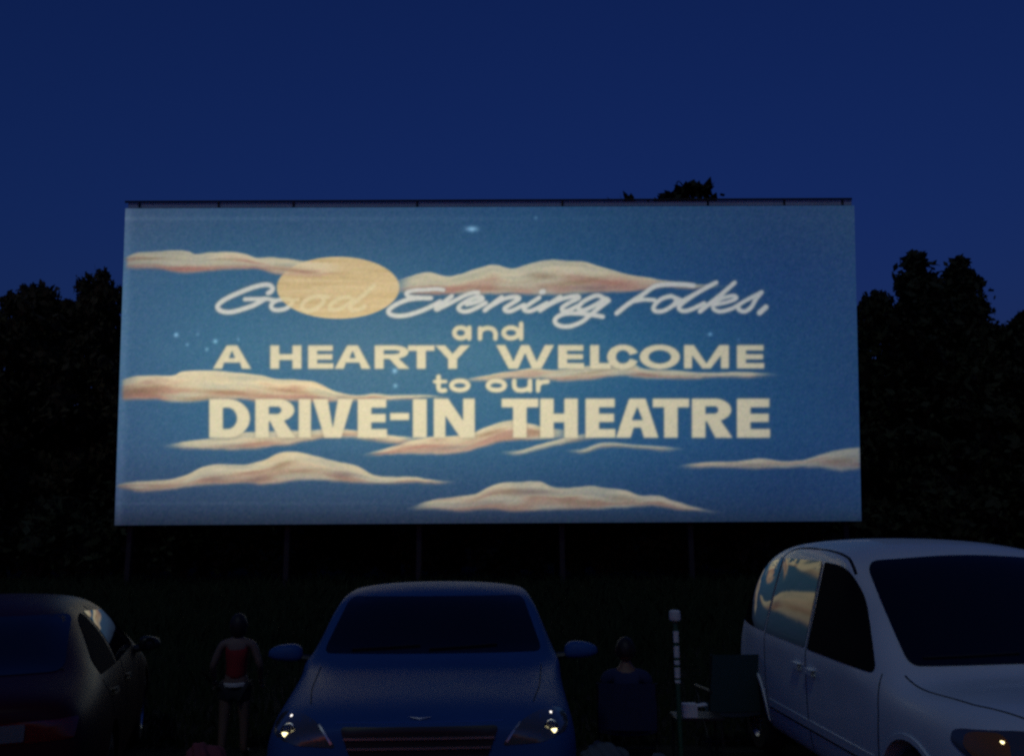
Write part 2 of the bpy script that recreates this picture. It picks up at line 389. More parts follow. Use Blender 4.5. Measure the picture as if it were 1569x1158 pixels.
def picture():
    # base blue of the slide, measured over the screen
    bx = np.array([175, 350, 560, 780, 1000, 1200, 1320]); by = np.array([318, 420, 540, 660, 760, 803])
    T = np.array([
        [(56, 77, 105), (46, 75, 107), (44, 73, 107), (40, 71, 107), (34, 61, 95), (34, 55, 91), (38, 57, 89)],
        [(56, 89, 121), (54, 95, 125), (62, 99, 127), (48, 87, 121), (34, 67, 107), (28, 54, 97), (32, 55, 95)],
        [(58, 93, 125), (66, 111, 138), (80, 118, 140), (76, 115, 139), (46, 87, 121), (31, 63, 101), (32, 57, 95)],
        [(56, 87, 119), (56, 100, 131), (68, 109, 135), (62, 101, 131), (42, 79, 117), (32, 64, 103), (33, 58, 97)],
        [(50, 73, 105), (54, 79, 109), (56, 83, 113), (50, 77, 111), (38, 65, 103), (30, 53, 93), (34, 57, 97)],
        [(42, 57, 85), (44, 61, 87), (46, 61, 89), (50, 61, 89), (42, 57, 87), (36, 55, 89), (40, 59, 91)]], float) / 255
    u = np.clip(np.interp(gx[0], bx, np.arange(7)), 0, 5.999); v = np.clip(np.interp(gy[:, 0], by, np.arange(6)), 0, 4.999)
    i = u.astype(int); j = v.astype(int); fu = (u - i)[None, :, None]; fv = (v - j)[:, None, None]
    im = (T[j][:, i] * (1 - fu) + T[j][:, i + 1] * fu) * (1 - fv) + (T[j + 1][:, i] * (1 - fu) + T[j + 1][:, i + 1] * fu) * fv
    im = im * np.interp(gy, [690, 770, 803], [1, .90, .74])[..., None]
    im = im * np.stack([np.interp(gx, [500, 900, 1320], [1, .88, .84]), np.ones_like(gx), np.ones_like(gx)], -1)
    im = blur(im, 26)
    # pale strip along the top and the left border of the projected frame
    im += (np.exp(-((gy - 335) / 3.2) ** 2) * .035 * np.clip((1250 - gx) / 900, .25, 1))[..., None] * np.array([1, .95, .9])
    im += (np.exp(-((gx - 196 + (gy - 320) * .03) / 7) ** 2) * .05)[..., None] * np.array([1, .9, .85])
    im += (np.exp(-((gy - 771) / 2.4) ** 2) * .025 * np.clip((900 - gx) / 500, 0, 1))[..., None]
    gain = np.interp(gx, [175, 210, 300, 600, 800, 1000, 1150, 1250, 1320], [.62, .82, .96, 1, .97, .87, .79, .70, .62]) * np.interp(gy, [318, 400, 480, 600, 680, 740, 803], [.80, .87, .93, 1, .97, .86, .70])  # falloff of the projected light baked into the slide colours
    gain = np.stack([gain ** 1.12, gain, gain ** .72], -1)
    def over(mask, colour, win=(slice(None), slice(None))):
        c = np.array(colour, float) / 255 if not isinstance(colour, np.ndarray) or colour.ndim == 1 else colour
        im[win] = im[win] * (1 - mask[..., None]) + c * gain[win] * mask[..., None]
    def window(x0, x1, y0, y1):
        return (slice(max(0, int((y0 - SY0) * SS)), min(RH, int((y1 - SY0) * SS))), slice(max(0, int((x0 - SX0) * SS)), min(RW, int((x1 - SX0) * SS))))
    # moon
    mo = np.clip((1 - np.hypot((gx - 518) / 94, (gy - 441) / 47.5)) * 26 + .5, 0, 1)
    st = noise2(90, 5, 3) * .6 + noise2(30, 3, 4) * .4
    mc = np.array([230, 200, 144.]) / 255 + (st[..., None] - .5) * np.array([.10, .11, .12])
    over(mo, mc)
    # clouds: (x, top), (x, bottom), pinkness, strength
    C = [
        ([(190, 396), (210, 388), (240, 385), (275, 384), (290, 386), (300, 390), (325, 387), (350, 386), (375, 389), (395, 395), (415, 394), (445, 397), (470, 401), (500, 403), (540, 410)],
         [(190, 411), (230, 411), (250, 413), (280, 418), (310, 417), (340, 414), (370, 411), (400, 413), (425, 420), (450, 421), (480, 423), (510, 420), (540, 415)], 1.0, .95),
        ([(590, 436), (615, 428), (640, 420), (660, 418), (690, 423), (720, 415), (755, 406), (775, 410), (790, 411), (815, 403), (845, 398), (880, 400), (900, 402), (930, 412), (960, 420), (990, 425), (1010, 429), (1040, 433), (1080, 436), (1120, 438)],
         [(590, 446), (640, 450), (680, 452), (740, 450), (800, 451), (850, 451), (900, 450), (930, 449), (965, 447), (990, 443), (1020, 440), (1060, 442), (1090, 441), (1120, 440)], .8, .92),
        ([(184, 583), (211, 576), (255, 575), (269, 574), (280, 569.6), (323, 568), (378, 572), (406, 576), (425, 581), (471, 583), (490, 588), (515, 600), (545, 606), (573, 603.6), (600, 606), (640, 605), (700, 608)],
         [(184, 611), (211, 613), (238, 612), (260, 615), (293, 616), (323, 613), (362, 611), (389, 613), (444, 614), (499, 615), (553, 614), (600, 613), (640, 610), (700, 609)], .75, 1),
        ([(243, 683), (280, 677), (323, 671.5), (356, 667), (378, 662), (430, 660), (471, 660), (512, 657), (553, 660), (600, 667), (640, 671), (660, 673)],
         [(243, 685), (300, 687), (340, 689), (358, 689.5), (378, 688), (430, 683), (470, 676), (500, 671), (540, 671), (570, 675), (600, 680), (640, 679), (660, 675)], .6, .95),
        ([(548, 697), (580, 690), (607, 683), (634, 674), (660, 669), (687, 668), (720, 664), (740, 656), (760, 649), (775, 645), (790, 644), (815, 649), (835, 655), (870, 660), (890, 668)],
         [(548, 699), (600, 696), (640, 695), (680, 695), (707, 693), (727, 689), (747, 683), (767, 677), (790, 674), (815, 674), (848, 671), (870, 670), (890, 669)], .7, .95),
        ([(758, 691), (794, 690), (821, 683), (848, 675), (874, 668), (905, 664), (928, 671)], [(758, 693), (794, 696), (821, 691), (848, 684), (874, 677), (905, 673), (928, 675)], .3, .85),
        ([(857, 690), (893, 687), (917, 679), (936, 677), (965, 680), (1000, 683), (1030, 685), (1060, 687)], [(857, 692), (893, 693), (917, 687), (936, 684), (965, 685), (1000, 689), (1030, 690), (1060, 689)], .2, .8),
        ([(176, 744), (206, 738), (252, 735), (285, 728), (307, 717), (334, 711), (375, 712), (403, 705), (425, 695), (447, 692), (469, 695), (507, 705), (548, 714), (573, 728), (600, 730), (633, 730), (660, 735), (708, 737)],
         [(176, 748), (220, 752), (260, 750), (300, 744), (330, 741), (375, 740), (400, 742), (430, 739), (470, 735), (520, 738), (550, 740), (600, 740), (633, 739), (665, 741), (708, 738)], .55, .97),
        ([(618, 780), (660, 767), (700, 761), (727, 757), (746, 747), (767, 739), (794, 738), (826, 737), (848, 746), (869, 747), (901, 744), (928, 748), (960, 751), (981, 759), (1000, 759), (1014, 759.5), (1032, 767), (1072, 778), (1115, 785)],
         [(618, 782), (660, 780), (700, 783), (720, 783), (760, 780), (800, 783), (840, 781), (880, 779), (940, 779), (980, 776), (1000, 775), (1040, 780), (1072, 782), (1115, 787)], .55, .93),
        ([(1030, 715), (1075, 708), (1120, 707), (1163, 702), (1201, 706), (1228, 705), (1254, 697), (1281, 690), (1322, 685)],
         [(1030, 717), (1075, 716), (1120, 716), (1163, 717), (1201, 717), (1235, 716), (1254, 715), (1275, 719), (1290, 721), (1322, 718)], .8, .88),
        ([(696, 584), (740, 576), (773, 570), (800, 566), (820, 564), (840, 567), (870, 565), (900, 561), (940, 558), (970, 558), (987, 564), (1027, 567), (1072, 570), (1110, 571), (1145, 569), (1163, 571.5), (1202, 573)],
         [(696, 586), (740, 583), (790, 580), (820, 580), (848, 582), (882, 583), (906, 582), (928, 578), (955, 575), (980, 578), (1014, 580), (1040, 580), (1075, 579), (1110, 578), (1150, 577), (1202, 576)], .7, .9),
    ]
    wob = (noise2(26, 14, 21) - .5) * 3.2 + (noise2(10, 8, 22) - .5) * 1.6
    def nuv(u, v, seed):
        """smooth value noise at any coordinates"""
        g = np.random.default_rng(seed).random((64, 64))
        i, j = np.floor(u).astype(int), np.floor(v).astype(int)
        fu, fv = u - i, v - j
        fu = fu * fu * (3 - 2 * fu); fv = fv * fv * (3 - 2 * fv)
        i0, i1, j0, j1 = i % 64, (i + 1) % 64, j % 64, (j + 1) % 64
        return (g[j0, i0] * (1 - fu) + g[j0, i1] * fu) * (1 - fv) + (g[j1, i0] * (1 - fu) + g[j1, i1] * fu) * fv
    sm = lambda e: np.clip(e, 0, 1) ** 2 * (3 - 2 * np.clip(e, 0, 1))
    cream = np.array([243, 221, 174.]) / 255; rose = np.array([186, 126, 112.]) / 255; brown = np.array([166, 132, 98.]) / 255; pale = np.array([226, 196, 158.]) / 255
    for ci, (top, bot, pink, strength) in enumerate(C):
        pts = np.array(list(top) + list(bot)); win = window(pts[:, 0].min() - 4, pts[:, 0].max() + 4, pts[:, 1].min() - 14, pts[:, 1].max() + 14)
        GX, GY = gx[win], gy[win]
        xs = GX[0]
        tc = catmull(top, 6); bc = catmull(bot, 6)
        yt = np.interp(xs, tc[:, 0], tc[:, 1])[None, :] + wob[win] * .5
        yb = np.interp(xs, bc[:, 0], bc[:, 1])[None, :] + wob[win] * .8
        x0, x1 = top[0][0], top[-1][0]
        f0 = 8 if x0 < 200 else 45
        f1 = 8 if x1 > 1300 else 55
        endf = sm((xs - x0) / f0) * sm((x1 - xs) / f1)
        th = np.maximum(6, yb - yt)
        a = sm((GY - yt) / 4.2 + .5) * sm((yb - GY) / 8.0 + .5) * endf[None, :] * strength
        rel = np.clip((GY - yt) / th, -.2, 1.2)
        # long brush strokes that follow the cloud's own flow
        X = GX + 26 * nuv(GX / 60, rel * 1.5, 50 + ci)
        s1 = nuv(X / 62 - rel * .8, rel * 3.2 + X / 260, 60 + ci); s2 = nuv(X / 30 + rel, rel * 6.0 - X / 150, 80 + ci); s3 = nuv(X / 90, rel * 11 + X / 200, 95 + ci)
        q = s1 * .55 + s2 * .27 + s3 * .18
        k = sm((rel - .30) * 1.15 + (q - .5) * 2.1)[..., None]
        low = rose * pink + brown * (1 - pink)
        cc = cream * (1 - k * .74) + low * k * .74
        rim = sm(1 - np.abs(rel - .93) / .13)[..., None] * np.clip(nuv(GX / 48, rel * 0 + ci, 120) * 1.9 - .55, 0, 1)[..., None]
        cc = cc * (1 - rim * .55) + pale * rim * .55
        cc = cc + (s3 - .5)[..., None] * .06
        a = a * np.clip(.93 + (q - .5) * .5, .55, 1)
        over(a, cc, win)
    # the painted dark lenses and rosy bellies inside the clouds
    for (ex, ey, rx, ry, an, kind, al) in [
            (832, 423, 26, 6, 0, 0, .5), (885, 432, 50, 5, 8, 0, .55), (938, 434, 42, 9, 3, 1, .6), (905, 441, 42, 5, 2, 2, .5), (760, 441, 60, 4, 0, 0, .3), (690, 442, 40, 5, 0, 1, .3),
            (434, 712, 22, 5, 14, 0, .55), (525, 727, 27, 6, -6, 2, .6), (332, 732, 28, 6, 3, 2, .4), (392, 734, 20, 4, 8, 2, .5), (470, 722, 40, 4, 4, 0, .3),
            (810, 754, 46, 6, 0, 2, .6), (782, 752, 20, 4, 5, 0, .4), (890, 768, 50, 6, 0, 0, .3), (955, 763, 30, 5, -6, 0, .4), (730, 772, 50, 5, 5, 2, .3),
            (218, 598, 34, 8, 0, 0, .6), (225, 607, 40, 4, 0, 1, .4), (345, 601, 64, 4.5, -4, 0, .55), (300, 610, 40, 4, 3, 0, .5), (450, 600, 50, 3, -6, 0, .35), (500, 610, 60, 4, 0, 2, .35),
            (648, 685, 52, 6, 2, 1, .45), (745, 664, 26, 4, 14, 0, .5), (820, 662, 24, 6, 0, 0, .45), (690, 686, 40, 4, 5, 2, .4),
            (285, 412, 60, 4.5, 0, 1, .65), (222, 397, 34, 2.5, 0, 0, .5), (390, 410, 50, 4, 0, 1, .5), (455, 414, 40, 4, -6, 0, .4), (345, 398, 30, 2, 0, 0, .3),
            (815, 573, 34, 4, 5, 1, .4), (985, 574, 34, 4, 0, 2, .55), (905, 571, 36, 3, 8, 0, .35), (1060, 575, 40, 2.5, 0, 2, .3), (1290, 706, 26, 6, 5, 0, .4), (1150, 713, 50, 3, 0, 2, .4), (358, 684, 40, 4, 3, 2, .4), (470, 669, 50, 3, 5, 0, .3), (585, 676, 40, 3, -8, 2, .4)]:
        c, s_ = math.cos(R(an)), math.sin(R(an))
        win = window(ex - 2.2 * rx, ex + 2.2 * rx, ey - 2.2 * ry - 22, ey + 2.2 * ry + 22)
        GX, GY = gx[win], gy[win]
        dx, dy = GX - ex, GY - ey
        u = dx * c - dy * s_; v = dx * s_ + dy * c
        v = v + (nuv(GX / 24, GY / 9, int(ex)) - .5) * 3
        m = np.exp(-((u / rx) ** 2 + (v / ry) ** 2) * 1.3) * al
        lum = np.clip((im[win].mean(-1) / gain[win][..., 1] - .42) / .2, 0, 1)          # only inside cloud
        over(m * lum, [(150, 116, 84), (180, 116, 100), (128, 104, 100)][kind], win)
    # stars
    for sx, sy, rx, ry, br in [(723, 351, 11, 5, .42), (270, 513, 4, 4, .38), (330, 523, 4, 4, .36), (287, 528, 3, 3, .22), (317, 535, 3, 3.4, .25), (303, 512, 3, 3, .14), (365, 520, 2, 3, .18), (605, 568, 5, 5, .35), (606, 591, 4, 4, .3), (1088, 512, 4, 3.4, .3), (1132, 520, 2, 3, .14), (821, 334, 3, 3, .16)]:
        g = np.exp(-(((gx - sx) / rx) ** 2 + ((gy - sy) / ry) ** 2) * 1.6) * br
        im = im + g[..., None] * np.array([.75, .85, .85])
    # script line
    S = np.zeros((RH, RW))
    z1 = lambda L: [(320 + x / 9.806, 420 + y / 9.806) for x, y in L]
    z2 = lambda L: [(460 + x / 9.806, 420 + y / 9.806) for x, y in L]
    z3 = lambda L: [(580 + x / 7.845, 420 + y / 7.845) for x, y in L]
    z4 = lambda L: [(740 + x / 7.132, 420 + y / 7.132) for x, y in L]
    z5 = lambda L: [(930 + x / 6.035, 420 + y / 6.035) for x, y in L]
    for L, w in [
        (z1([(890, 285), (935, 262), (960, 215), (925, 172), (850, 160), (740, 178), (620, 215), (480, 270), (310, 345), (190, 415), (130, 485), (165, 545), (270, 572), (380, 562), (520, 522), (670, 470), (790, 405), (840, 372)]), 7.4),
        (z1([(540, 378), (700, 375), (860, 372), (980, 392)]), 6.4),
        (z1([(1110, 378), (1000, 405), (935, 470), (965, 528), (1060, 540), (1170, 510), (1250, 440), (1230, 385), (1110, 378)]), 6.8),
        (z1([(1240, 400), (1340, 380)]), 5),
        (z2([(250, 330), (130, 370), (40, 440), (30, 520), (120, 555), (250, 510), (345, 420), (330, 345), (250, 330), (420, 345)]), 6.8),
        (z2([(740, 345), (600, 365), (480, 440), (440, 510), (500, 540), (630, 505), (750, 430), (800, 380)]), 6.6),
        (z2([(1110, 170), (980, 290), (840, 410), (750, 490), (780, 545), (900, 525), (970, 480)]), 6.6),
        (z3([(780, 190), (690, 180), (560, 190), (430, 195), (345, 220), (340, 250), (400, 275), (630, 288)]), 6.4),
        (z3([(630, 288), (470, 292), (330, 315), (200, 372), (120, 435), (140, 482), (230, 503), (350, 492), (490, 450), (620, 395), (740, 330)]), 7.2),
        (z3([(880, 265), (780, 345), (690, 420)]), 7.0), (z3([(700, 428), (860, 350), (1010, 270), (1130, 225), (1200, 222)]), 6.6),
        (z3([(1060, 365), (1180, 335), (1250, 300), (1215, 272), (1110, 298), (1000, 360), (960, 410), (1000, 446), (1080, 445), (1180, 405), (1290, 345)]), 6.8),
        (z4([(205, 255), (110, 325), (20, 395)]), 7.4), (z4([(60, 365), (220, 275), (350, 248), (395, 268), (310, 325), (240, 370), (250, 402), (310, 402), (450, 335)]), 6.8),
        (z4([(615, 258), (520, 320), (450, 372), (470, 402), (545, 395), (700, 315)]), 6.8), (z4([(640, 197), (662, 190)]), 8),
        (z4([(845, 250), (730, 325), (625, 395)]), 7.4), (z4([(660, 368), (840, 280), (1000, 240), (1050, 258), (960, 305), (870, 360), (870, 398), (930, 398), (1060, 335)]), 6.8),
        (z4([(1340, 272), (1250, 235), (1130, 280), (1045, 350), (1055, 388), (1120, 388), (1240, 330), (1340, 272), (1375, 290)]), 7.0),
        (z4([(1370, 292), (1280, 360), (1180, 440), (1080, 520), (950, 570), (840, 565), (785, 520), (810, 470), (900, 432), (1060, 430), (1200, 447), (1310, 465)]), 7.0),
        (z5([(90, 362), (200, 275), (330, 190), (440, 115), (560, 96), (720, 97), (800, 106)]), 7.4), (z5([(240, 252), (340, 236), (440, 240)]), 6.4),
        (z5([(590, 203), (500, 232), (432, 300), (445, 340), (520, 340), (615, 285), (640, 230), (590, 203), (680, 240)]), 6.8),
        (z5([(620, 290), (790, 195), (950, 105), (1010, 78)]), 6.0), (z5([(1010, 78), (850, 165), (710, 260), (665, 312), (700, 340), (770, 330), (900, 270)]), 6.8),
        (z5([(1180, 80), (1060, 185), (940, 280), (860, 345)]), 7.0), (z5([(940, 285), (1060, 225), (1170, 200), (1195, 225), (1110, 260), (980, 285)]), 6.2),
        (z5([(980, 285), (990, 325), (1050, 345), (1160, 315), (1300, 235), (1430, 168)]), 6.4), (z5([(1430, 168), (1375, 235), (1335, 305), (1275, 345), (1222, 330), (1215, 305)]), 6.8),
        (z5([(1470, 305), (1410, 358)]), 8.4),
    ]:
        stroke(L, w * 1.0, S)
    # printed lines
    B = np.zeros((RH, RW))
    L2 = [('A', 326, 385), ('H', 414, 462), ('E', 472, 511), ('A', 512.5, 568), ('R', 574, 628), ('T', 625, 666), ('Y', 666, 721), ('W', 760, 849), ('E', 855, 895), ('L', 904, 936),
          ('C', 930, 979), ('O', 980, 1042), ('M', 1048, 1117), ('E', 1129, 1171)]
    for ch, a, b in L2:
        t = (a - 330) / 840
        if ch == 'A':
            k = np.zeros_like(B); letter(ch, a, b, 529 - t * .5, 565 - t * .3, 13.5, 8.6, k); B = np.maximum(B, k)
        else:
            k = np.zeros_like(B); letter(ch, a, b, 529 - t * .5, 565 - t * .3, 13.8 if ch not in 'W' else 13, 8.6, k); B = np.maximum(B, k)
    L3 = [('D', 320.5, 383), ('R', 391, 453), ('I', 457.5, 476.5), ('V', 479, 541), ('E', 548, 593), ('-', 597.5, 627), ('I', 632.5, 654), ('N', 664.5, 727.5), ('T', 768.5, 825), ('H', 827.5, 885.5),
          ('E', 897, 943), ('A', 944, 1009), ('T', 1000, 1056), ('R', 1060, 1122.5), ('E', 1129, 1180)]
    for ch, a, b in L3:
        k = np.zeros_like(B)
        if ch == '-': letter(ch, a, b, 632.5, 643.5, 0, 0, k)
        else: letter(ch, a, b, 611 - (b > 700) * .5, 670.5, 21, 13.5, k)
        B = np.maximum(B, k)
    w = 7.2
    # "and"
    stroke(ell(706, 510, 10, 8.2, 0, 360, 16), w, B, False); stroke([(719, 502), (719, 518.5)], w, B, False)
    stroke([(735.5, 503), (735.5, 518.5)], w, B, False); stroke([(735.5, 510), (739, 505), (747, 502.5), (755, 504.5), (759, 510), (759, 518.5)], w, B)
    stroke(ell(783, 510, 11.5, 8.2, 0, 360, 16), w, B, False); stroke([(798.5, 496), (798.5, 518.5)], w, B, False)
    # "to our"
    stroke([(672, 577), (672, 594), (675, 598), (682, 598)], w, B); stroke([(666, 584.5), (683, 584.5)], 5.6, B, False)
    stroke(ell(704.5, 590.5, 13, 7.2, 0, 360, 16), w, B, False)
    stroke(ell(760.5, 590.5, 13, 7.2, 0, 360, 16), w, B, False)
    stroke([(788, 583.5), (788, 591), (791, 596.5), (799, 598), (808, 596), (812, 591)], w, B); stroke([(812, 583.5), (812, 598)], w, B, False)
    stroke([(824.5, 584), (824.5, 598)], w, B, False); stroke([(824.5, 591), (829, 586), (839, 584.5)], w, B)
    # the soft dark fringe the slide has round its lettering
    allm = np.maximum(S, B)
    halo = np.clip(blur(allm, 6) * 1.35, 0, 1)
    hal = halo[..., None] * .9 * (1 - .82 * mo[..., None])
    im = im * (1 - hal) + (im * .55 + np.array([104, 98, 92.]) / 255 * .42 * gain) * hal
    over(blur(S, 2.0) * (1 - .2 * mo), np.array([224, 222, 206.])[None, None] / 255 * (1 - mo[..., None]) + np.array([246, 226, 172.])[None, None] / 255 * mo[..., None])
    over(blur(B, 2.0) * .97, np.array([237, 223, 181.]))
    im = blur(im, 1.5)
    grain = np.random.default_rng(5).normal(size=(RH, RW, 3))
    grain = blur(grain, 1.0) * 3.2 + blur(grain[..., :1], 2.2) * 5
    im = im + grain * .010
    # the slide's lower edge fades out
    im = im * np.interp(gy, [782, 806], [1, .84])[..., None]
    return np.clip(im, 0, 1)

def s2l(c):
    return np.where(c <= .04045, c / 12.92, ((c + .055) / 1.055) ** 2.4)

# ------------------------------------------------------------------ the screen
def build_screen():
    PB = [(175.5, 804.5), (1320, 798), (1309, 315), (192, 319.5)]    # BL BR TR TL in the photo
    D = 34.0
    BL, BR = at(*PB[0], D), at(*PB[1], D)
    lo, hi = 0, 4
    for _ in range(40):
        a = (lo + hi) / 2
        TL, TR = at(*PB[3], D - a), at(*PB[2], D - a)
        if (TR - TL).length > (BR - BL).length: lo = a
        else: hi = a
    root = empty('movie_screen', ((BL.x + BR.x) / 2, D, 0))
    tag(root, 'huge white drive-in movie screen on posts showing a blue welcome slide with clouds', 'movie screen')
    o0 = root.location
    NX, NY = 760, 330
    im = picture()
    verts = np.zeros((NY * NX, 3)); cols = np.ones((NY * NX, 4), np.float32)
    s = np.linspace(0, 1, NX)[None, :]; t = np.linspace(0, 1, NY)[:, None]
    P = (np.array(BL)[None, None] * ((1 - s) * (1 - t))[..., None] + np.array(BR)[None, None] * (s * (1 - t))[..., None]
         + np.array(TR)[None, None] * (s * t)[..., None] + np.array(TL)[None, None] * ((1 - s) * t)[..., None])
    verts = P.reshape(-1, 3)
    rel = verts - np.array([0, 0, HC])
    dx, dy, dz = rel @ np.array(R_), rel @ np.array(U_), rel @ np.array(F_)
    px = PW / 2 + FPX * dx / dz; py = PH / 2 - FPX * dy / dz         # where the slide's own coordinates were measured
    u = np.clip((px - SX0) * SS - .5, 0, RW - 1.01); v = np.clip((py - SY0) * SS - .5, 0, RH - 1.01)
    i, j = u.astype(int), v.astype(int); fu, fv = (u - i)[:, None], (v - j)[:, None]
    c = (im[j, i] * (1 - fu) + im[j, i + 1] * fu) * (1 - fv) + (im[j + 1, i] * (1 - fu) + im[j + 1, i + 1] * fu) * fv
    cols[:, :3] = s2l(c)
    idx = np.arange(NX * NY).reshape(NY, NX)
    quads = np.stack([idx[:-1, :-1], idx[:-1, 1:], idx[1:, 1:], idx[1:, :-1]], -1).reshape(-1, 4)
    me = bpy.data.meshes.new("screen")
    me.vertices.add(NX * NY); me.vertices.foreach_set("co", (verts - np.array(o0)).ravel())
    me.loops.add(quads.size); me.loops.foreach_set("vertex_index", quads.ravel())
    me.polygons.add(len(quads)); me.polygons.foreach_set("loop_start", np.arange(0, quads.size, 4)); me.polygons.foreach_set("loop_total", np.full(len(quads), 4))
    me.update(calc_edges=True)
    at_ = me.color_attributes.new("slide", 'FLOAT_COLOR', 'POINT')
    at_.data.foreach_set("color", cols.ravel())
    m = bpy.data.materials.new("projected slide"); m.use_nodes = True
    n, l = m.node_tree.nodes, m.node_tree.links
    b = n["Principled BSDF"]; b.inputs["Roughness"].default_value = .9; b.inputs["Specular IOR Level"].default_value = 0
    b.inputs["Base Color"].default_value = (.12, .12, .12, 1)
    ca = n.new("ShaderNodeAttribute"); ca.attribute_name = "slide"
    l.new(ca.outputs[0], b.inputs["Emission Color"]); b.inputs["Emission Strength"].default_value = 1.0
    link('screen_panel', me, m, root)
    # backing panel
    nrm = (BR - BL).cross(TL - BL).normalized()      # points away from / to the viewer
    if nrm.y < 0: nrm = -nrm
    up = ((TL + TR) / 2 - (BL + BR) / 2).normalized()
    mb = MB()
    q = [BL, BR, TR, TL]
    vs = [p + nrm * .02 - o0 for p in q] + [p + nrm * .34 - o0 for p in q]
    mb.add(vs, [(0, 1, 2, 3), (7, 6, 5, 4), (0, 4, 5, 1), (1, 5, 6, 2), (2, 6, 7, 3), (3, 7, 4, 0)])
    mb.build('backing', M['back_board'], root, smooth=False)
    # cap board above the picture and the rail over it
    def along(f, h, dn): return BL.lerp(BR, f) * (1 - h) + TL.lerp(TR, f) * h + nrm * dn
    Hh = (TL - BL).length
    mb = MB()
    h0, h1 = 1.004, 1 + .235 / Hh
    vs = [along(f, h, dn) - o0 for dn in (.12, .24) for (f, h) in ((.002, h0), (.998, h0), (.998, h1), (.002, h1))]
    mb.add(vs, [(0, 1, 2, 3), (7, 6, 5, 4), (0, 4, 5, 1), (1, 5, 6, 2), (2, 6, 7, 3), (3, 7, 4, 0)])
    mb.build('cap_board', M['cap_board'], root, smooth=False)
    hr = 1 + .285 / Hh
    mb = MB(); mb.tube([along(f, hr, .1) - o0 for f in np.linspace(-.002, .998, 40)], .048, 8)
    mb.build('rail', M['dark_steel'], root)
    for f in (.018, .127, .23, .40, .60, .80, .905, .985):
        mb = MB(); mb.tube([along(f, 1.002, .08) - o0, along(f, hr, .08) - o0], .04, 6); mb.build('rail_stub', M['dark_steel'], root)
    # posts and braces
    for pxp in (190, 435, 640, 862, 1062, 1304):
        f = (pxp - 175.5) / 1144.5
        b0 = BL.lerp(BR, f) + nrm * .55
        t0 = along(f, .99, .55)
        mb = MB()
        foot = Vector((b0.x, b0.y + .25, 0))
        mb.box(((foot + b0) / 2 - o0), (.2, .26, (b0 - foot).length + .1))
        dv = t0 - b0
        mb.tube([b0 - o0, t0 - o0], .14, 8)
        mb.build('post', M['steel'], root, bevel=.012)
        mb = MB(); mb.tube([Vector((b0.x, b0.y + 5.2, 0)) - o0, along(f, .7, .6) - o0], .1, 8); mb.build('brace', M['steel'], root)
    return D
build_screen()

# ------------------------------------------------------------------ trees
def leaf_mesh(clumps, per, size, seed, flat=.8, thin=None):
    r = np.random.default_rng(seed)
    c = np.repeat(clumps[:, :3], per, 0); rad = np.repeat(clumps[:, 3], per)
    if thin is not None:                      # crowns let more sky through towards the top
        t = np.clip((c[:, 2] - thin[0]) / (thin[1] - thin[0]), 0, 1)
        keep = r.random(len(c)) < 1 - .62 * t ** 1.5
        c, rad = c[keep], rad[keep]
    n = len(c)
    d = r.normal(size=(n, 3)); d /= np.linalg.norm(d, axis=1)[:, None]
    p = c + d * (rad * r.random(n) ** .45)[:, None] * np.array([1, 1, flat])
    a = r.normal(size=(n, 3)); a /= np.linalg.norm(a, axis=1)[:, None]
    b = np.cross(a, r.normal(size=(n, 3))); b /= np.linalg.norm(b, axis=1)[:, None]
    s = size * (0.5 + r.random(n))[:, None]
    a *= s; b *= s * .55
    q = np.stack([p - a, p + b, p + a, p - b], 1)          # pointed leaf sprays
    me = bpy.data.meshes.new("leaves")
    me.vertices.add(n * 4); me.vertices.foreach_set("co", q.ravel())
    me.loops.add(n * 4); me.loops.foreach_set("vertex_index", np.arange(n * 4))
    me.polygons.add(n); me.polygons.foreach_set("loop_start", np.arange(0, n * 4, 4)); me.polygons.foreach_set("loop_total", np.full(n, 4))
    me.update(calc_edges=True)
    return me

